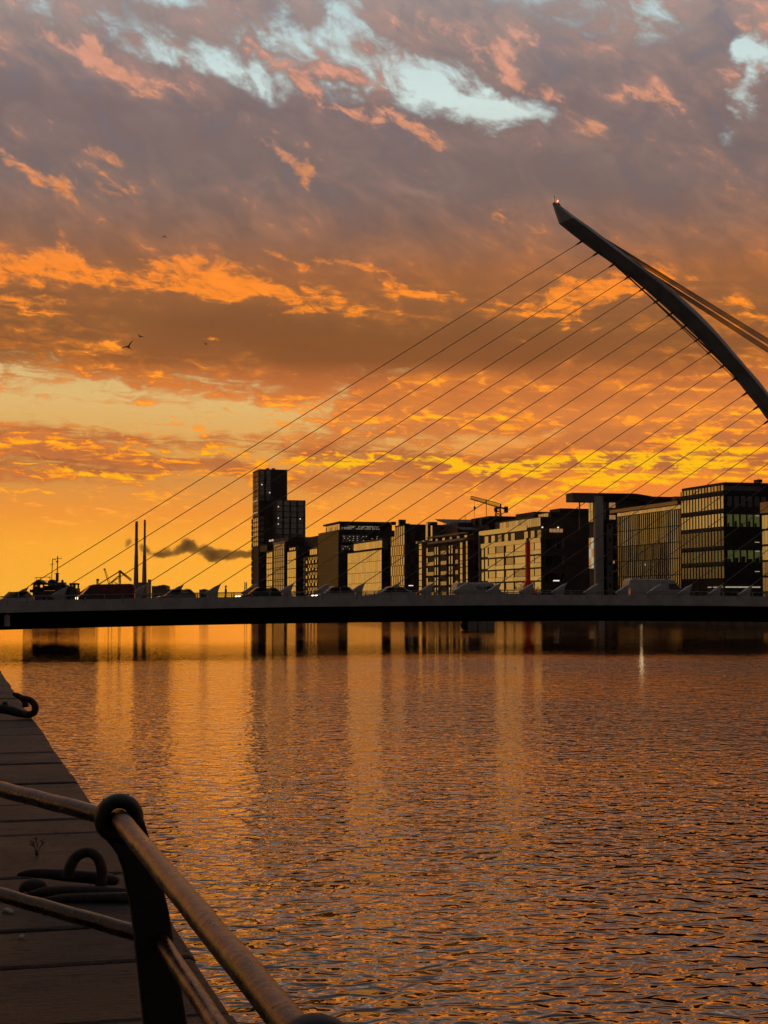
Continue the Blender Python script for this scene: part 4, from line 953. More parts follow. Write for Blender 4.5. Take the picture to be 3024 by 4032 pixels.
# ------------------------------------------------------------------ people on the bridge
def cloth(name, bands):
    m = bpy.data.materials.new(name); m.use_nodes = True; t = m.node_tree; t.nodes.clear(); n = NT(t)
    tc = n.new('ShaderNodeTexCoord'); x, y, z = n.sep(Ex(n, tc.outputs['Object']))
    b = n.new('ShaderNodeBsdfPrincipled'); o = n.new('ShaderNodeOutputMaterial'); t.links.new(b.outputs[0], o.inputs[0])
    n.put(b.inputs['Base Color'], n.ramp(z / 2.0, bands, 'CONSTANT')); b.inputs['Roughness'].default_value = .85
    return m
def person(label, u, o, face, coat, trousers, skin=(.32, .2, .14), hair=(.03, .02, .015), height=1.74):
    t = bt(u, 2330, o)[0]
    sk = height / 1.74
    V = [((0, 0, .95), .13), ((0, 0, 1.15), .125), ((0, 0, 1.36), .14), ((0, 0, 1.50), .055), ((.02, 0, 1.56), .065), ((.03, 0, 1.64), .095), ((.02, 0, 1.70), .07),
         ((0, .17, 1.40), .06), ((-.05, .22, 1.14), .047), ((.10, .21, .93), .036), ((.15, .21, .86), .03),
         ((0, -.17, 1.40), .06), ((.03, -.22, 1.14), .047), ((-.06, -.22, .91), .036), ((-.06, -.22, .83), .03),
         ((0, .09, .88), .095), ((.13, .09, .50), .062), ((.22, .09, .10), .045), ((.34, .09, .05), .035),
         ((0, -.09, .88), .095), ((-.06, -.09, .49), .062), ((-.26, -.09, .13), .045), ((-.16, -.09, .04), .035), ((.12, 0, 1.63), .022)]
    E_ = [(0, 1), (1, 2), (2, 3), (3, 4), (4, 5), (5, 6), (2, 7), (7, 8), (8, 9), (9, 10), (2, 11), (11, 12), (12, 13), (13, 14), (0, 15), (15, 16), (16, 17), (17, 18), (0, 19), (19, 20), (20, 21), (21, 22), (5, 23)]
    me = bpy.data.meshes.new('person'); me.from_pydata([p for p, r in V], E_, []); me.update()
    ob = bpy.data.objects.new('person', me); COL.objects.link(ob)
    md = ob.modifiers.new('skin', 'SKIN'); md.use_smooth_shade = True
    for i, (p, r) in enumerate(V): me.skin_vertices[0].data[i].radius = (r, r)
    me.skin_vertices[0].data[0].use_root = True
    s2 = ob.modifiers.new('sub', 'SUBSURF'); s2.levels = 1; s2.render_levels = 2
    me.materials.append(cloth('clothes', [(0, (.02, .02, .02)), (.05, trousers), (.46, coat), (.765, skin)]))
    ob.location = to_w(t, o, zt(t) + ROADZ + .06); ob.rotation_euler = (0, 0, AL + face); ob.scale = (sk,) * 3
    tag(ob, label, 'person', 'people walking over the bridge')
    hv = MB(); rg = []
    for k, (zz, rr, xo) in enumerate(((1.585, .05, -.055), (1.62, .095, -.03), (1.67, .108, -.005), (1.72, .09, .0), (1.755, .04, .0))): rg.append([(xo + rr * math.cos(a) * (1.05 if math.cos(a) < 0 else .95), rr * .92 * math.sin(a), zz) for a in arc(10)[:-1]])
    h = hv.loft(rg).build('hair', mat('hair', hair, .7), ob, smooth=True)
    return ob
person('person in dark clothes walking between two stay fins against the yellow sky', 889, -10.6, math.pi, (.02, .02, .025), (.02, .02, .022))
person('person in a dark coat walking behind the tall white van', 2439, -10.3, 0, (.03, .018, .018), (.02, .018, .02), height=1.78)
# ------------------------------------------------------------------ ship moored beyond the bridge
DS = 330.0; SK = DS / F
M['ship_grey'] = mat('ship_grey', (0.10, 0.10, 0.095), .6, var=.2, vscale=.5); M['ship_dark'] = mat('ship_dark', (0.035, 0.033, 0.03), .6, var=.2)
M['ship_glass'] = M['car_glass']
o_ = atY(210, 2370, DS); ship = empty('moored_ship', (o_.x, DS, 0), R(2), 'dark workboat with twin wheelhouses and aerial masts beyond the bridge', 'ship')
def sx(x): return (x / 3.318 - 210) * SK
def sz(y): return HC + rayxz(CX, 2220 + y / 3.318)[1] * DS
def sblock(name, x0, x1, y0, y1, d0, d1, m, par=None): return MB().box(((sx(x0) + sx(x1)) / 2, (d0 + d1) / 2, (sz(y0) + sz(y1)) / 2), (abs(sx(x1) - sx(x0)), d1 - d0, abs(sz(y1) - sz(y0)))).build(name, m, par or ship)
dk = sz(470)
MB().loft([[(sx(330), 2.2, -1), (sx(1120), 2.2, -1), (sx(1180), 3, -1), (sx(1120), 3.8, -1), (sx(330), 3.8, -1)], [(sx(320), -.5, .3), (sx(1100), -.5, .3), (sx(1210), 3, .3), (sx(1100), 6.5, .3), (sx(320), 6.5, .3)], [(sx(310), -1, dk), (sx(1090), -1, dk), (sx(1240), 3, dk + .5), (sx(1090), 7, dk), (sx(310), 7, dk)]]).build('hull', 'ship_dark', ship)
wh = sblock('wheelhouse', 420, 515, 318, 470, .5, 5.5, 'ship_grey')
for x0, x1 in ((425, 447), (497, 517)):
    for d in (.6, 5.2): sblock('window_post', x0, x1, 318, 262, d, d + .2, 'ship_grey', wh)
for d in (.6, 5.2): sblock('window_sill', 425, 517, 318, 306, d - .05, d + .25, 'ship_grey', wh)
sblock('window_pane', 447, 497, 306, 268, .66, .70, 'ship_glass', wh)
MB().prism([(sx(400), sz(272)), (sx(620), sz(272)), (sx(590), sz(250)), (sx(545), sz(238)), (sx(490), sz(205)), (sx(440), sz(238)), (sx(405), sz(262))], .2, 5.8).build('wheelhouse_roof', 'ship_dark', ship)
sblock('deckhouse', 515, 700, 350, 470, .8, 5.4, 'ship_grey'); sblock('deckhouse_rail', 520, 690, 345, 349, .7, .76, 'ship_dark')
sblock('deckhouse', 525, 690, 284, 346, 2.6, 4.6, 'ship_dark')
bh = sblock('bridge_house', 612, 812, 240, 300, 1.2, 5.0, 'ship_grey')
for x0 in (632, 690, 745): sblock('bridge_window', x0, x0 + 34, 252, 276, 1.1, 1.22, 'glass_dark', bh)
MB().prism([(sx(608), sz(244)), (sx(712), sz(244)), (sx(695), sz(226)), (sx(660), sz(203)), (sx(615), sz(218))], 1.2, 4.8).build('bridge_roof', 'ship_dark', ship)
sblock('deckhouse', 700, 905, 292, 470, .9, 5.2, 'ship_dark')
MB().prism([(sx(805), sz(300)), (sx(860), sz(300)), (sx(850), sz(288)), (sx(812), sz(262))], 1.2, 5.0).build('ladder_housing', 'ship_dark', ship)
ah = sblock('aft_wheelhouse', 902, 990, 318, 470, .4, 5.2, 'ship_grey')
for x0, x1 in ((902, 926), (958, 978)):
    for d in (.5, 5.0): sblock('window_post', x0, x1, 318, 262, d, d + .18, 'ship_grey', ah)
sblock('window_pane', 926, 958, 318, 272, .56, .6, 'ship_glass', ah); sblock('aft_roof', 897, 982, 272, 250, .3, 5.3, 'ship_dark', ah)
sblock('aft_column', 985, 1000, 360, 470, .6, 5, 'ship_grey'); sblock('funnel', 770, 792, 208, 242, 2.4, 3.4, 'ship_dark')
cab = sblock('bridge_wing', 380, 424, 335, 375, .8, 2.6, 'ship_grey')
MB().tube([(sx(475) + .62 * math.cos(a), .42, sz(342) + .62 * math.sin(a)) for a in arc(14)], .14, 6, cap=False).build('life_ring', 'ship_dark', ship)
def sbar(name, a, c, r, d=3.0): MB().bar((sx(a[0]), d, sz(a[1])), (sx(c[0]), d, sz(c[1])), r, 5).build(name, 'ship_dark', ship)
mt = lambda x, y: (x * 2, (1800 + y / 1.659 - 2220) * 3.318)
sbar('mast', mt(355, 812), mt(355, 755), .34); sbar('mast', mt(355, 760), mt(357, 644), .12); sbar('mast', mt(319, 800), mt(324, 660), .09)
for (a, c) in (((335, 662), (385, 658)), ((308, 699), (335, 696)), ((336, 759), (370, 759)), ((322, 663), (345, 668))): sbar('yard', mt(*a), mt(*c), .06)
sbar('yard', mt(354, 676), mt(354, 684), .3)
for (a, c) in (((410, 180), (622, 168)), ((425, 222), (600, 222)), ((440, 180), (440, 228)), ((490, 176), (490, 205)), ((618, 166), (618, 208)), ((607, 168), (607, 190))): sbar('aerial', a, c, .06)
sbar('derrick', (1010, 385), (1122, 302), .2); sbar('stanchion', (396, 290), (400, 360), .05); sbar('stanchion', (412, 280), (412, 340), .05)
for k in range(4): sblock('deck_locker', 905 + 22 * k, 918 + 22 * k, 420, 462, 0, .5, 'pale_panel' if k % 2 else 'ship_grey')
# ------------------------------------------------------------------ far shore: chimneys, cranes, smoke
M['chimney'] = mat('chimney_concrete', (0.16, 0.10, 0.07), .9, var=.15, vscale=.05)
def z2(x, y): return (450 + x / 2.765, 2000 + y / 2.765)
for k, (xa, xb, yt, xc, xd, lab, D) in enumerate(((220, 250, 162, 196, 256, 'power station chimney standing nearer the ship, slightly shorter of the pair', 3450), (314, 336, 145, 289, 347, 'power station chimney nearer the dark tower, slightly taller of the pair', 3560))):
    c_ = atY(z2((xa + xb) / 2, 0)[0], 2370, D); top = atY(*z2(xa, yt), D).z
    rt, rb = (xb - xa) / 2 / 2.765 / F * D, (xd - xc) / 2 / 2.765 / F * D
    ch = empty('chimney', (c_.x, D, 2), 0, lab, 'chimney', 'twin power station chimneys')
    hs = [0, .2, .45, .7, .92, 1.0]; rr = [rb, rb * .92, rb * .74, rt * 1.12, rt * 1.02, rt]
    MB().tube([(0, 0, top * h_) for h_ in hs], rr, 20).build('stack', 'chimney', ch, smooth=True)
    for h_ in (.55, .78, .95): MB().tube([(0, 0, top * h_), (0, 0, top * h_ + 1.6)], rb * (1 - h_) + rt * h_ + .7, 20).build('platform', 'dark_metal', ch)
    MB().tube([(0, 0, top - .5), (0, 0, top + 1.5)], rt * .8, 16).build('flue_rim', 'dark_metal', ch)
def far_block(name, label, cat, D, pieces, m='dark_clad'):
    c_ = atY(z2((pieces[0][0] + pieces[0][1]) / 2, 0)[0], 2370, D); e = empty(name, (c_.x, D, 2), 0, label, cat)
    for (xa, xb, y0, dd, nm) in pieces:
        a, c = atY(*z2(xa, y0), D), atY(*z2(xb, y0), D)
        MB().box(((a.x + c.x) / 2 - c_.x, dd[0] + dd[1] / 2, (a.z - 2) / 2), (c.x - a.x, dd[1], a.z - 2)).build(nm, m, e)
    return e
far_block('boiler_house', 'dark power station block at the foot of the twin chimneys', 'building', 3400, [(255, 352, 810, (0, 40), 'hall'), (334, 353, 775, (42, 25), 'stair_tower')])
far_block('works_building', 'low dark works building with roof gear between chimneys and hatchback', 'building', 2300, [(408, 566, 850, (0, 40), 'hall'), (470, 565, 842, (4, 20), 'roof_plant'), (505, 545, 836, (8, 8), 'roof_vent'), (566, 640, 888, (0, 30), 'annex')])
far_block('storage_shed', 'small low shed on the far shore behind the stay fins', 'building', 2300, [(925, 1003, 888, (0, 30), 'hall'), (955, 985, 882, (4, 10), 'roof_plant')])
def lattice(name, label, D, lines, r, cat='crane', group=None):
    us = [p[0] for ln in lines for p in ln[:2]]; c_ = atY(sum(us) / len(us), 2370, D)
    e = empty(name, (c_.x, D, 2), 0, label, cat, group)
    for i, (p, q, *rest) in enumerate(lines):
        a, c = atY(*p, D), atY(*q, D); nm = rest[0] if rest else 'beam'
        MB().bar((a.x - c_.x, 0, a.z - 2), (c.x - c_.x, 0, c.z - 2), r * (rest[1] if len(rest) > 1 else 1), 5).build(nm, 'dark_metal', e)
    return e
zq = lambda x, y: (x / 3.318, 2220 + y / 3.318)
gzr = lambda x: zq(x, 520)
lattice('gantry_crane', 'dockside gantry crane with raised mast and long stays beyond the red van', 1700, [(zq(1558, 95), gzr(1552), 'mast_leg'), (zq(1573, 90), gzr(1575), 'mast_leg'), (zq(1560, 100), zq(1270, 280), 'stay'), (zq(1580, 98), zq(1720, 205), 'stay'), (zq(1572, 108), zq(1715, 225), 'stay'), (zq(1548, 160), zq(1400, 285), 'stay'), (zq(1465, 225), zq(1545, 270), 'brace', .7), (zq(1465, 225), gzr(1462), 'brace'), (zq(1552, 160), zq(1578, 150), 'brace', .7), (zq(1552, 225), zq(1580, 225), 'brace', .7), (zq(1550, 96), zq(1585, 96), 'mast_head', 1.6)], .62)
lattice('luffing_crane', 'slender luffing crane with a steep jib near the gantry crane', 1500, [(zq(1362, 68), zq(1420, 262), 'jib'), (zq(1375, 66), zq(1436, 245), 'jib', .6), (zq(1352, 70), zq(1380, 66), 'jib_head', 1.5), (zq(1420, 255), gzr(1424), 'tower', 1.6)], .40)
lattice('signal_mast', 'short lattice mast beside the sloping nose of the red van', 1500, [(zq(1266, 205), gzr(1268), 'leg'), (zq(1282, 205), gzr(1282), 'leg'), (zq(1258, 206), zq(1295, 206), 'crossbar', 1.4), (zq(1262, 218), zq(1292, 218), 'crossbar'), (zq(1266, 235), zq(1284, 250), 'brace', .7)], .5, 'mast')
lattice('lattice_mast', 'small lattice mast beside the foot of the tallest tower', 1300, [((800 + 340 / 2.0737, 2200 + 190 / 2.0737), (800 + 338 / 2.0737, 2345), 'leg'), ((800 + 354 / 2.0737, 2200 + 190 / 2.0737), (800 + 356 / 2.0737, 2345), 'leg'), ((800 + 340 / 2.0737, 2296), (800 + 354 / 2.0737, 2303), 'brace', .7), ((800 + 354 / 2.0737, 2303), (800 + 340 / 2.0737, 2311), 'brace', .7), ((800 + 340 / 2.0737, 2311), (800 + 354 / 2.0737, 2320), 'brace', .7)], .35, 'mast')
lattice('dock_crane', 'low crane arm behind the windscreen of the red van', 1500, [(zq(1160, 305), zq(1205, 285), 'jib'), (zq(1205, 285), zq(1235, 283), 'jib'), (zq(1200, 290), gzr(1200), 'tower', 1.5), (zq(1170, 300), zq(1225, 298), 'brace', .7)], .4)
# smoke drifting from behind the tower
DSM = 3000.0
def smoke_mat(puffs, c0):
    m = bpy.data.materials.new('smoke'); m.use_nodes = True; t = m.node_tree; t.nodes.clear(); n = NT(t)
    tc = n.new('ShaderNodeTexCoord'); P = Ex(n, tc.outputs['Object'])
    x, y, z = n.sep(P); wn_ = n.noise(P, .035, 5.0, .62, color=True); a, b_, c = n.sep(wn_)
    x = x + (a - .5) * 34.0; z = z + (b_ - .5) * 34.0; y = y + (c - .5) * 20.0
    tot = None
    for (px, py, rx, ry, k) in puffs:
        q = atY(*z2(px, py), DSM); s_ = DSM / F / 2.765
        X = (x - (q.x - c0.x)) / (rx * s_); Z = (z - (q.z - c0.z)) / (ry * s_); Y = y / (ry * s_ * 1.3)
        e = N_pow(n, X * X + Z * Z + Y * Y) * k; tot = e if tot is None else tot + e
    d = n.ss(tot + (n.noise(P, .11, 4.0, .6) - .5) * .7, .34, .95)
    pv = n.new('ShaderNodeVolumePrincipled'); pv.inputs['Color'].default_value = (.55, .44, .39, 1)
    n.put(pv.inputs['Density'], d * .085)
    o = n.new('ShaderNodeOutputMaterial'); t.links.new(pv.outputs[0], o.inputs['Volume'])
    return m
def N_pow(n, d): return n.math('POWER', 0.449, d)
PUFFS = [(140, 372, 46, 58, .85), (300, 420, 60, 50, .7), (350, 480, 44, 50, .8), (480, 500, 75, 48, .8), (580, 510, 95, 52, .95), (690, 470, 60, 44, .7), (790, 405, 95, 72, 1.25), (870, 440, 50, 40, .6), (980, 470, 60, 36, .8), (1050, 490, 95, 66, 1.2), (1120, 545, 90, 44, 1.1), (1220, 520, 90, 44, 1.1), (1330, 495, 120, 44, 1.25), (1450, 500, 110, 36, 1.2), (1600, 505, 120, 34, 1.2)]
c0 = atY(*z2(850, 450), DSM)
pa, pb = atY(*z2(60, 620), DSM), atY(*z2(1720, 300), DSM)
sm = MB().box((0, 0, 0), (pb.x - pa.x, 90, pb.z - pa.z)).build('smoke', None); sm.location = ((pa.x + pb.x) / 2, DSM, (pa.z + pb.z) / 2)
c0 = Vector(sm.location); smm = smoke_mat(PUFFS, c0)
sm.data.materials.append(smm); tag(sm, kind='stuff')
# thin morning haze over the river
hz = bpy.data.materials.new('haze'); hz.use_nodes = True; ht = hz.node_tree; ht.nodes.clear(); hn = NT(ht)
hv = hn.new('ShaderNodeVolumePrincipled'); hv.inputs['Color'].default_value = (0.92, 0.86, 0.80, 1); hv.inputs['Density'].default_value = 0.000028; hv.inputs['Anisotropy'].default_value = 0.6
ho = hn.new('ShaderNodeOutputMaterial'); ht.links.new(hv.outputs[0], ho.inputs['Volume'])
hb = MB().box((0, 2400, 150), (5200, 5600, 302)).build('haze', hz); tag(hb, kind='stuff')
SC.cycles.volume_step_rate = 1.0; SC.cycles.volume_max_steps = 128
# ------------------------------------------------------------------ gulls
M['gull'] = mat('gull_feathers', (0.03, 0.024, 0.02), .8, var=.2, vscale=4)
zg = lambda x, y: (400 + x / 3.318, 880 + y / 3.318)
def gull(label, D, wl, wr, tail, head):
    """wl / wr: wing outline points from root to tip; tail, head: photo points"""
    pts_ = [atY(*zg(*p), D) for p in wl + wr + [tail, head]]; c_ = atY(*zg(*wl[0]), D); s_ = D / F / 3.318
    mb = MB()
    T, Hd = atY(*zg(*tail), D) - c_, atY(*zg(*head), D) - c_
    T.y, Hd.y = .18, -.22
    mb.tube([T, T * .6, T * .2 + Hd * .1, Hd * .5, Hd * .8, Hd * 1.05, Hd * 1.25], [.05, .035, .085, .09, .055, .05, .012], 8)
    for w in (wl, wr):
        P_ = [atY(*zg(*p), D) - c_ for p in w]; n_ = len(P_); rg = []
        for i, q in enumerate(P_):
            ch = (.17, .15, .12, .07, .02)[min(4, int(4 * i / (n_ - 1) + .01))]
            d = (P_[min(i + 1, n_ - 1)] - P_[max(i - 1, 0)]).normalized(); up_ = Vector((0, 1, 0)).cross(d).normalized()
            th = .035 * (1 - .7 * i / (n_ - 1)) + ch * .30
            rg.append([q + Vector((0, -ch, 0)), q + up_ * th + Vector((0, -ch * .3, 0)), q + Vector((0, ch, 0)), q - up_ * th * .8 + Vector((0, -ch * .3, 0))])
        mb.loft(rg)
    o = mb.build('gull', 'gull', None, smooth=True, loc=c_)
    tag(o, label, 'bird', 'gulls in flight')
gull('largest gull, one wing raised steeply, lowest in the sky', 150, [(350, 1615), (325, 1612), (300, 1616), (275, 1625), (254, 1637)], [(352, 1612), (362, 1590), (378, 1560), (398, 1540), (418, 1530)], (382, 1636), (335, 1612))
gull('small gull gliding just above the largest gull', 250, [(500, 1478), (492, 1465), (485, 1452), (478, 1443), (470, 1437)], [(501, 1477), (515, 1476), (530, 1478), (545, 1482), (557, 1488)], (500, 1492), (500, 1474))
gull('distant gull alone over the dark cloud bank, wings in a shallow vee', 340, [(1360, 1578), (1352, 1566), (1342, 1556), (1332, 1552), (1322, 1550)], [(1362, 1578), (1368, 1570), (1376, 1570), (1384, 1575), (1390, 1586)], (1362, 1584), (1360, 1572))
gull('highest gull with both wings bent downward', 360, [(824, 172), (812, 170), (803, 178), (798, 192), (794, 210)], [(826, 172), (838, 168), (846, 176), (849, 188), (847, 203)], (828, 180), (822, 166))
# ------------------------------------------------------------------ floats and piles behind the bridge
pp = atZ(1895, 2482, 0.0); pt_ = empty('pontoon', (pp.x, pp.y, 0), AL, 'grey three-box pontoon floating in the shade under the bridge', 'pontoon')
for k, (u0, u1) in enumerate(((1840, 1876), (1881, 1917), (1919, 1951))):
    a, c = atZ(u0, 2482, 0), atZ(u1, 2482, 0)
    MB().box(((a.x + c.x) / 2 - pp.x, 1, .7), ((c - a).length, 2.2, 1.9)).build('float_box', 'pale_panel', pt_, bevel=.06)
a = atZ(1833, 2482, 0); MB().tube([(a.x - pp.x + .22 * 0, .2 + .0, .62 + .0), (a.x - pp.x, .5, .62)], .62, 14).build('tyre_fender', 'tyre', pt_)
for k, u in enumerate((2365, 2376)):
    q = atZ(u, 2481, 0.0); pe = empty('mooring_pile', (q.x, q.y, 0), 0, ('pale mooring pile beside a twin, the one nearer the pontoon', 'pale mooring pile beside a twin, the one farther from the pontoon')[k], 'pile', 'twin mooring piles')
    MB().tube([(0, 0, -1), (0, 0, .9)], .13, 10).build('shaft', 'white_paint', pe); MB().tube([(0, 0, .9), (0, 0, 1.1), (0, 0, 1.25)], [.15, .15, .04], 10).build('cap', 'white_paint', pe)
# ------------------------------------------------------------------ the quay in the foreground
QZ = 1.75
def granite():
    m = bpy.data.materials.new('granite'); m.use_nodes = True; t = m.node_tree; t.nodes.clear(); n = NT(t)
    tc = n.new('ShaderNodeTexCoord'); P = Ex(n, tc.outputs['Object']); oi = n.new('ShaderNodeObjectInfo')
    x, y, z = n.sep(P); sh = Ex(n, oi.outputs['Random']) * 40.0
    b = n.new('ShaderNodeBsdfPrincipled'); o = n.new('ShaderNodeOutputMaterial'); t.links.new(b.outputs[0], o.inputs[0])
    Q = n.vec(x + sh, y, z)
    big = n.noise(Q, 1.7, 7.0, .68, .3); fine_ = n.noise(Q, 38.0, 5.0, .72); sp = n.noise(Q, 130.0, 2.0, .5)
    tool = n.noise(n.vec(x * 3.0 + sh, y * 34.0, z), 1.0, 6.0, .7, .5)          # worn tooling across each block
    pit = n.ss(n.noise(Q, 9.0, 5.0, .7), .56, .68)
    c = n.mix(n.ss(big, .34, .66), (.022, .015, .010), (.098, .070, .050))
    c = n.mix(n.ss(tool, .46, .60) * .75, c, (.012, .008, .006))
    c = n.mix(n.ss(fine_, .48, .62) * .5, c, (.016, .011, .008))
    c = n.mix(n.ss(sp, .62, .72) * .4, c, (.22, .17, .13))
    c = n.mix(pit * .6, c, (.010, .008, .006))
    c = n.scale(c, Ex(n, oi.outputs['Random']) * .45 + .32)
    n.put(b.inputs['Base Color'], c); n.put(b.inputs['Roughness'], big * .45 + .32); b.inputs['Specular IOR Level'].default_value = .3
    bn = n.new('ShaderNodeBump'); bn.inputs['Distance'].default_value = .045
    n.put(bn.inputs['Height'], big * .6 + fine_ * .35 + tool * .5 - pit * .3); t.links.new(bn.outputs[0], b.inputs['Normal'])
    return m
M['granite'] = granite()
def rusty(name, c1, c2, rough, sc, bump=.0025, metal=0.0):
    m = bpy.data.materials.new(name); m.use_nodes = True; t = m.node_tree; t.nodes.clear(); n = NT(t)
    tc = n.new('ShaderNodeTexCoord'); P = Ex(n, tc.outputs['Object'])
    b = n.new('ShaderNodeBsdfPrincipled'); o = n.new('ShaderNodeOutputMaterial'); t.links.new(b.outputs[0], o.inputs[0])
    a = n.noise(P, sc, 7.0, .7, .4); d = n.noise(P, sc * 5, 5.0, .7)
    v = n.voro(P, sc * 1.6, 'DISTANCE_TO_EDGE', 0); crack = (1.0 - n.ss(v, 0.0, .02)) * n.ss(a, .5, .6)
    c = n.mix(n.ss(a, .42, .60), c1, c2); c = n.mix(n.ss(d, .55, .7) * .5, c, (.02, .012, .008)); c = n.mix(crack * .8, c, (.008, .006, .005))
    n.put(b.inputs['Base Color'], c); n.put(b.inputs['Roughness'], (a - .5) * .5 + rough); b.inputs['Specular IOR Level'].default_value = .6; b.inputs['Metallic'].default_value = metal
    bn = n.new('ShaderNodeBump'); bn.inputs['Distance'].default_value = bump
    n.put(bn.inputs['Height'], a * .8 + d * .3 - crack * .5); t.links.new(bn.outputs[0], b.inputs['Normal'])
    return m
M['old_rail'] = rusty('old_rail', (.055, .027, .014), (.29, .175, .105), .32, 7.0, .005, .7)
M['shaded_rail'] = rusty('shaded_rail', (.022, .012, .008), (.075, .045, .028), .28, 7.0, .005, .6)  # same rail iron with the shade of its near side put into the colour
M['cast_iron'] = rusty('cast_iron', (.012, .010, .009), (.022, .017, .014), .55, 14.0)
M['rust_iron'] = rusty('rust_iron', (.030, .020, .015), (.07, .045, .03), .6, 12.0, .004)
e0, e1 = atZ(0, 2634, QZ), atZ(964, 4018, QZ)
ed = (e0 - e1).normalized(); ea = math.atan2(ed.y, ed.x) - math.pi / 2     # edge direction, away from the camera
qn = Vector((ed.y, -ed.x, 0))                                              # towards the water
quay = empty('quay', (e1.x, e1.y, QZ), ea, 'granite coping of the near quay beside the water', 'quay')   # local x: to the water, y: along the edge
loc = lambda p: (lambda d: (d.dot(qn), d.dot(ed)))(Vector((p[0], p[1], 0)) - Vector((e1.x, e1.y, 0)))
js = [-9, -7.6, -6.2, -5.0, -4.0, -3.1, -2.2, -1.4, -.7]
for v in (4032, 3793, 3652, 3448, 3350, 3276, 3221, 3160, 3080, 3045, 3001, 2960, 2925, 2895, 2864, 2837, 2812, 2790, 2770, 2750, 2732, 2713): js.append(loc(atZ(300 if v > 2950 else 60, v, QZ))[1])
while js[-1] < 70: js.append(js[-1] + 1.15 + .35 * rnd.random())
for a, c in zip(js[:-1], js[1:]):
    g = .022; wd = 2.5 + .05 * rnd.random(); off = -.03 * rnd.random()
    MB().box((off - wd / 2, (a + c) / 2, -.21 + .016 * rnd.random() - .008), (wd, c - a - g, .42)).build('stone', 'granite', quay, bevel=.032)
MB().box((-1.4, 30, -1.6), (2.72, 90, 2.35)).build('quay_face', 'stone_wall', quay)
MB().box((-1.3, 550, -1.55), (2.5, 960, 3.06)).build('far_face', 'stone_wall', quay)
ng = MB(); ng.add([(-2.56, -60, -.03), (-2.56, 6000, -.03), (-6000, 6000, -.03), (-6000, -60, -.03)], [(0, 1, 2, 3)])
g2_ = ng.build('ground', 'paving'); g2_.location = (e1.x, e1.y, QZ); g2_.rotation_euler = (0, 0, ea); tag(g2_, kind='structure')
# ------------------------------------------------------------------ railing
Y1, Y2 = 5.4, 2.72
h1 = atY(468, 3222, Y1); h2 = atY(1236, 4190, Y2)
rail = empty('quay_railing', (h1.x, h1.y, QZ), 0, 'old iron quay railing with ringed posts and two round rails', 'railing')
LO = Vector((h1.x, h1.y, QZ)); rl_ = lambda p: Vector(p) - LO
rd = Vector((h2.x - h1.x, h2.y - h1.y, 0)).normalized()
def post(hc, Y):
    po = bpy.data.objects.new('post', None); COL.objects.link(po); po.parent = rail; po.location = rl_((hc.x, hc.y, hc.z))
    k = 5.4 / F                      # outline measured at the first post
    outl = [(-52, -60), (-45, -85), (-5, -140), (17, -200), (33, -282), (44, -325), (60, -435), (77, -580), (104, -810), (135, -1150), (170, -1275), (420, -1275), (330, -1150), (272, -810), (232, -580), (213, -478), (205, -420), (193, -356), (156, -208), (118, -82), (92, 0), (60, 40), (0, 0)]
    pl = [(x * k, z * k) for x, z in outl]
    side = rd.cross(Vector((0, 0, 1))).normalized()
    if side.x < 0: side = -side
    th = rd * .028
    def W(x, z, s): return Vector((0, 0, 0)) + side * x + Vector((0, 0, z)) + th * s
    n_ = len(pl); mb = MB()
    mb.loft([[W(x, z, -1) for x, z in pl], [W(x, z, 1) for x, z in pl]])
    mb.build('shaft', 'cast_iron', po, bevel=.008)
    rg = []
    for a in arc(28):
        c_ = side * math.cos(a) * .060 + Vector((0, 0, math.sin(a) * .060)); r_ = c_.normalized()
        rg.append([c_ + r_ * .026 * math.cos(b_) + rd * .046 * math.sin(b_) for b_ in arc(10)[:-1]])
    MB().loft(rg, cap=False).build('ring_head', 'cast_iron', po, smooth=True)
    MB().box(side * .32 * 1 + Vector((0, 0, -1.0 + .02)), (.30, .2, .04)).build('foot_plate', 'cast_iron', po, bevel=.008)
    return lambda dz: Vector((hc.x, hc.y, hc.z)) + side * (-dz * .30 + .02) + Vector((0, 0, dz))
f1 = post(h1, Y1); f2 = post(h2, Y2)
def pipe(name, a, c, r, m='old_rail'):
    a, c = rl_(a), rl_(c); n_ = 24
    ps = [a + (c - a) * i / n_ + Vector((0, 0, .0012 * math.sin(i * 1.7))) for i in range(n_ + 1)]
    MB().tube(ps, [r * (1 + .012 * math.sin(i * 2.3)) for i in range(n_ + 1)], 20).build(name, m, rail, smooth=True)
q3 = atY(-10, 3103, 6.28); dl = (q3 - h1)
pipe('top_rail', h1 + rd * -.02, h2 + rd * 1.6, .033)
pipe('top_rail', h1 + Vector((0, 0, -.004)), h1 + dl * 1.9, .031, 'shaded_rail')
l1, l2 = f1(-.425), f2(-.425)
pipe('lower_rail', l1 - rd * .03, l2 + rd * 1.4, .028)
ql_ = atY(-10, 3520, 6.28); d2 = ql_ - l1
pipe('lower_rail', l1, l1 + d2 * 1.9, .029, 'shaded_rail')
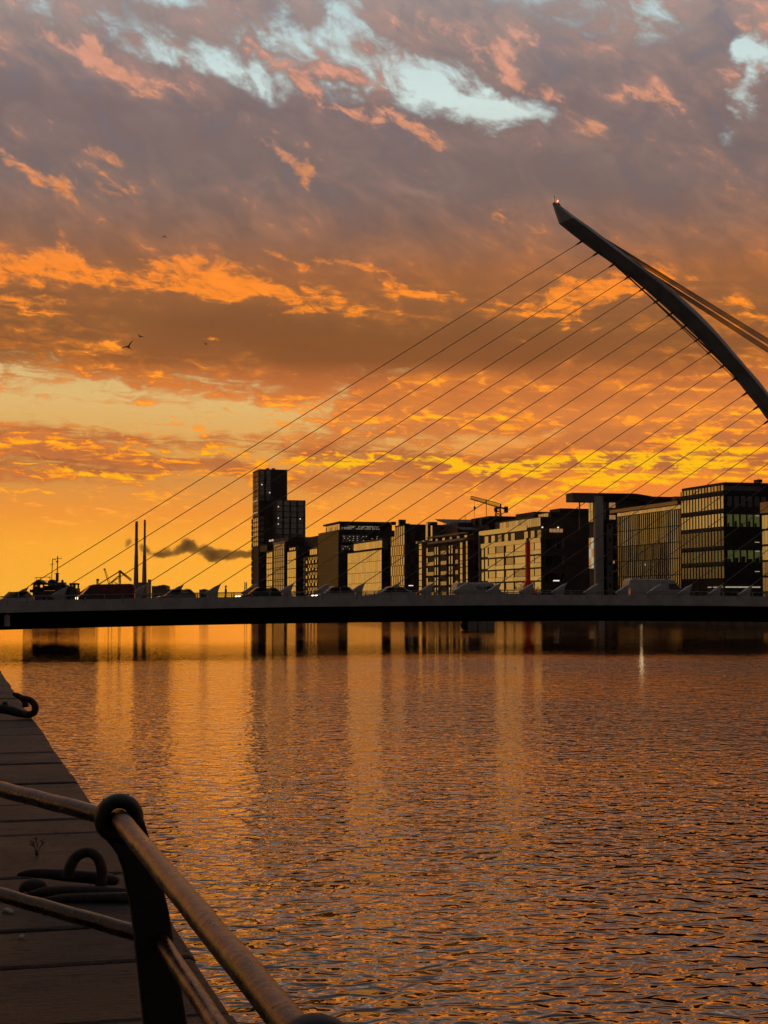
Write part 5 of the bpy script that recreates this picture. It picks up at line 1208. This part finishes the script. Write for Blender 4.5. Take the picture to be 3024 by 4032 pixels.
# ------------------------------------------------------------------ mooring irons
zn = lambda x, y: (x / 2.37, 3000 + y / 2.37)
def irons(name, label, Yb, conv, tubes, pxm):
    pz = [atY(*conv(*q[0][0][:2]), Yb) for q in tubes]; c_ = pz[0]; e = empty(name, (c_.x, Yb, QZ), 0, label, 'mooring iron', 'mooring irons on the quay')
    for nm, ctrl, dyy in [(t_[1], t_[0], t_[2]) for t_ in tubes]:
        P_, r_ = [], []
        for i, c in enumerate(ctrl):
            q = atY(*conv(c[0], c[1]), Yb); dep = dyy + (c[3] if len(c) > 3 else 0); q = Vector((q.x - c_.x, dep, q.z - QZ)); rr = c[2] * pxm
            q.z = max(q.z, rr * .7); P_.append(q); r_.append(rr)
        # smooth the path
        PP, RR = [], []
        for i in range(len(P_) - 1):
            p0, p1, p2, p3 = P_[max(i - 1, 0)], P_[i], P_[i + 1], P_[min(i + 2, len(P_) - 1)]
            for k in range(5):
                s = k / 5; PP.append(.5 * ((2 * p1) + (p2 - p0) * s + (2 * p0 - 5 * p1 + 4 * p2 - p3) * s * s + (3 * p1 - p0 - 3 * p2 + p3) * s ** 3)); RR.append(r_[i] + (r_[i + 1] - r_[i]) * s)
        PP.append(P_[-1]); RR.append(r_[-1])
        MB().tube(PP, RR, 10).build(nm, 'rust_iron', e, smooth=True)
    return e
irons('mooring_cleat', 'rusted mooring iron with an upright loop, beside the railing post', 9.4, zn, [
    ([(146, 1068, 12), (200, 1056, 26), (330, 1050, 44), (600, 1070, 58), (880, 1095, 60), (1050, 1120, 48), (1092, 1135, 25)], 'horn', .05),
    ([(640, 1080, 55), (655, 990, 54), (700, 900, 52), (770, 848, 50), (850, 840, 48), (920, 890, 50), (955, 990, 52), (955, 1090, 52), (945, 1170, 50)], 'loop', -.02),
    ([(255, 1215, 10), (360, 1190, 32), (480, 1175, 46), (700, 1180, 55), (950, 1215, 52), (1210, 1250, 46)], 'horn', -.12),
    ([(440, 1242, 8), (520, 1255, 24), (680, 1285, 42), (900, 1340, 48), (1230, 1385, 52), (1400, 1400, 40)], 'horn', -.30),
    ([(215, 1200, 20), (250, 1150, 52), (330, 1135, 66), (405, 1150, 56), (445, 1180, 20)], 'knob', -.06)], 9.4 / F / 2.37)
zf_ = lambda x, y: (x / 4.147, 2600 + y / 4.147)
irons('mooring_hook', 'dark mooring iron with curled hooks overhanging the quay edge', 23.2, zf_, [
    ([(340, 608, 30), (400, 625, 46), (480, 655, 52), (545, 715, 56), (565, 790, 58), (535, 860, 58), (455, 890, 60), (350, 880, 60)], 'hook', .05),
    ([(92, 575, 18), (150, 595, 42), (230, 640, 50), (290, 710, 54), (305, 800, 56)], 'hook', .45),
    ([(-260, 800, 60), (-80, 790, 75), (120, 805, 80), (300, 860, 70), (440, 900, 40)], 'base_bar', .0),
    ([(75, 790, 50), (75, 720, 48), (76, 690, 42), (76, 672, 20)], 'bolt', .02)], 23.2 / F / 4.147)
# ------------------------------------------------------------------ weed and litter on the stones
wb = atZ(*zn(345, 872), QZ); weed = empty('weed', tuple(wb), 0, 'dry weed sprouting from a joint between the quay stones', 'plant')
M['dry_weed'] = mat('dry_weed', (.03, .026, .016), .9)
kx = wb.y / F / 2.37
for k, (x0, y0, x1, y1, x2, y2) in enumerate(((345, 860, 330, 790, 290, 715), (345, 860, 350, 780, 345, 690), (347, 860, 370, 790, 415, 745), (330, 790, 305, 780, 282, 770), (352, 780, 330, 740, 318, 720), (370, 790, 385, 770, 380, 735), (345, 862, 320, 820, 298, 745))):
    P = lambda x, y, j: Vector(((x - 345) * kx, (j - 3) * .008, max(0.0, (866 - y) * kx)))
    MB().tube([P(x0, y0, k), P(x1, y1, k), P(x2, y2, k * 1.4 - .8)], [.0032, .0026, .0014], 5).build('twig', 'dry_weed', weed)
    for j in range(3):
        q = P(x1, y1, k).lerp(P(x2, y2, k), .35 + .3 * j); s_ = .010
        MB().loft([[q + Vector((0, 0, .001)), q + Vector((s_, 0, s_ * .5)), q + Vector((s_ * 1.8 * (-1 if j % 2 else 1), s_ * .6, s_ * 1.4))], [q + Vector((0, .0015, .001)), q + Vector((s_, .0015, s_ * .5)), q + Vector((s_ * 1.8 * (-1 if j % 2 else 1), s_ * .6 + .0015, s_ * 1.4))]]).build('leaf', 'dry_weed', weed)
MB().tube([(0, 0, 0), (0, 0, .012)], [.022, .012], 8).build('crown', 'dry_weed', weed)
M['litter'] = mat('litter', (.42, .38, .34), .8, var=.2, vscale=30)
for k, (x, y, lab) in enumerate(((70, 1390, 'pale scrap of litter lying above the lower rail'), (105, 1405, 'smaller pale scrap lying next to the larger scrap'), (200, 1640, 'pale flake lying on the stone below the lower rail'), (1095, 1092, 'tiny pale flake beside the tip of the mooring iron'))):
    q = atZ(*zn(x, y), QZ + .006); r_ = (.032, .022, .02, .014)[k]; rr = random.Random(k)
    ring = [(r_ * (.6 + .5 * rr.random()) * math.cos(a), r_ * 1.6 * (.6 + .5 * rr.random()) * math.sin(a)) for a in arc(7)[:-1]]
    o = MB().loft([[(x_, y_, 0) for x_, y_ in ring], [(x_ * .9, y_ * .9, .006 + .008 * rr.random()) for x_, y_ in ring]]).build('litter_scrap', 'litter', None, loc=q); tag(o, lab, 'litter', 'scraps on the quay')
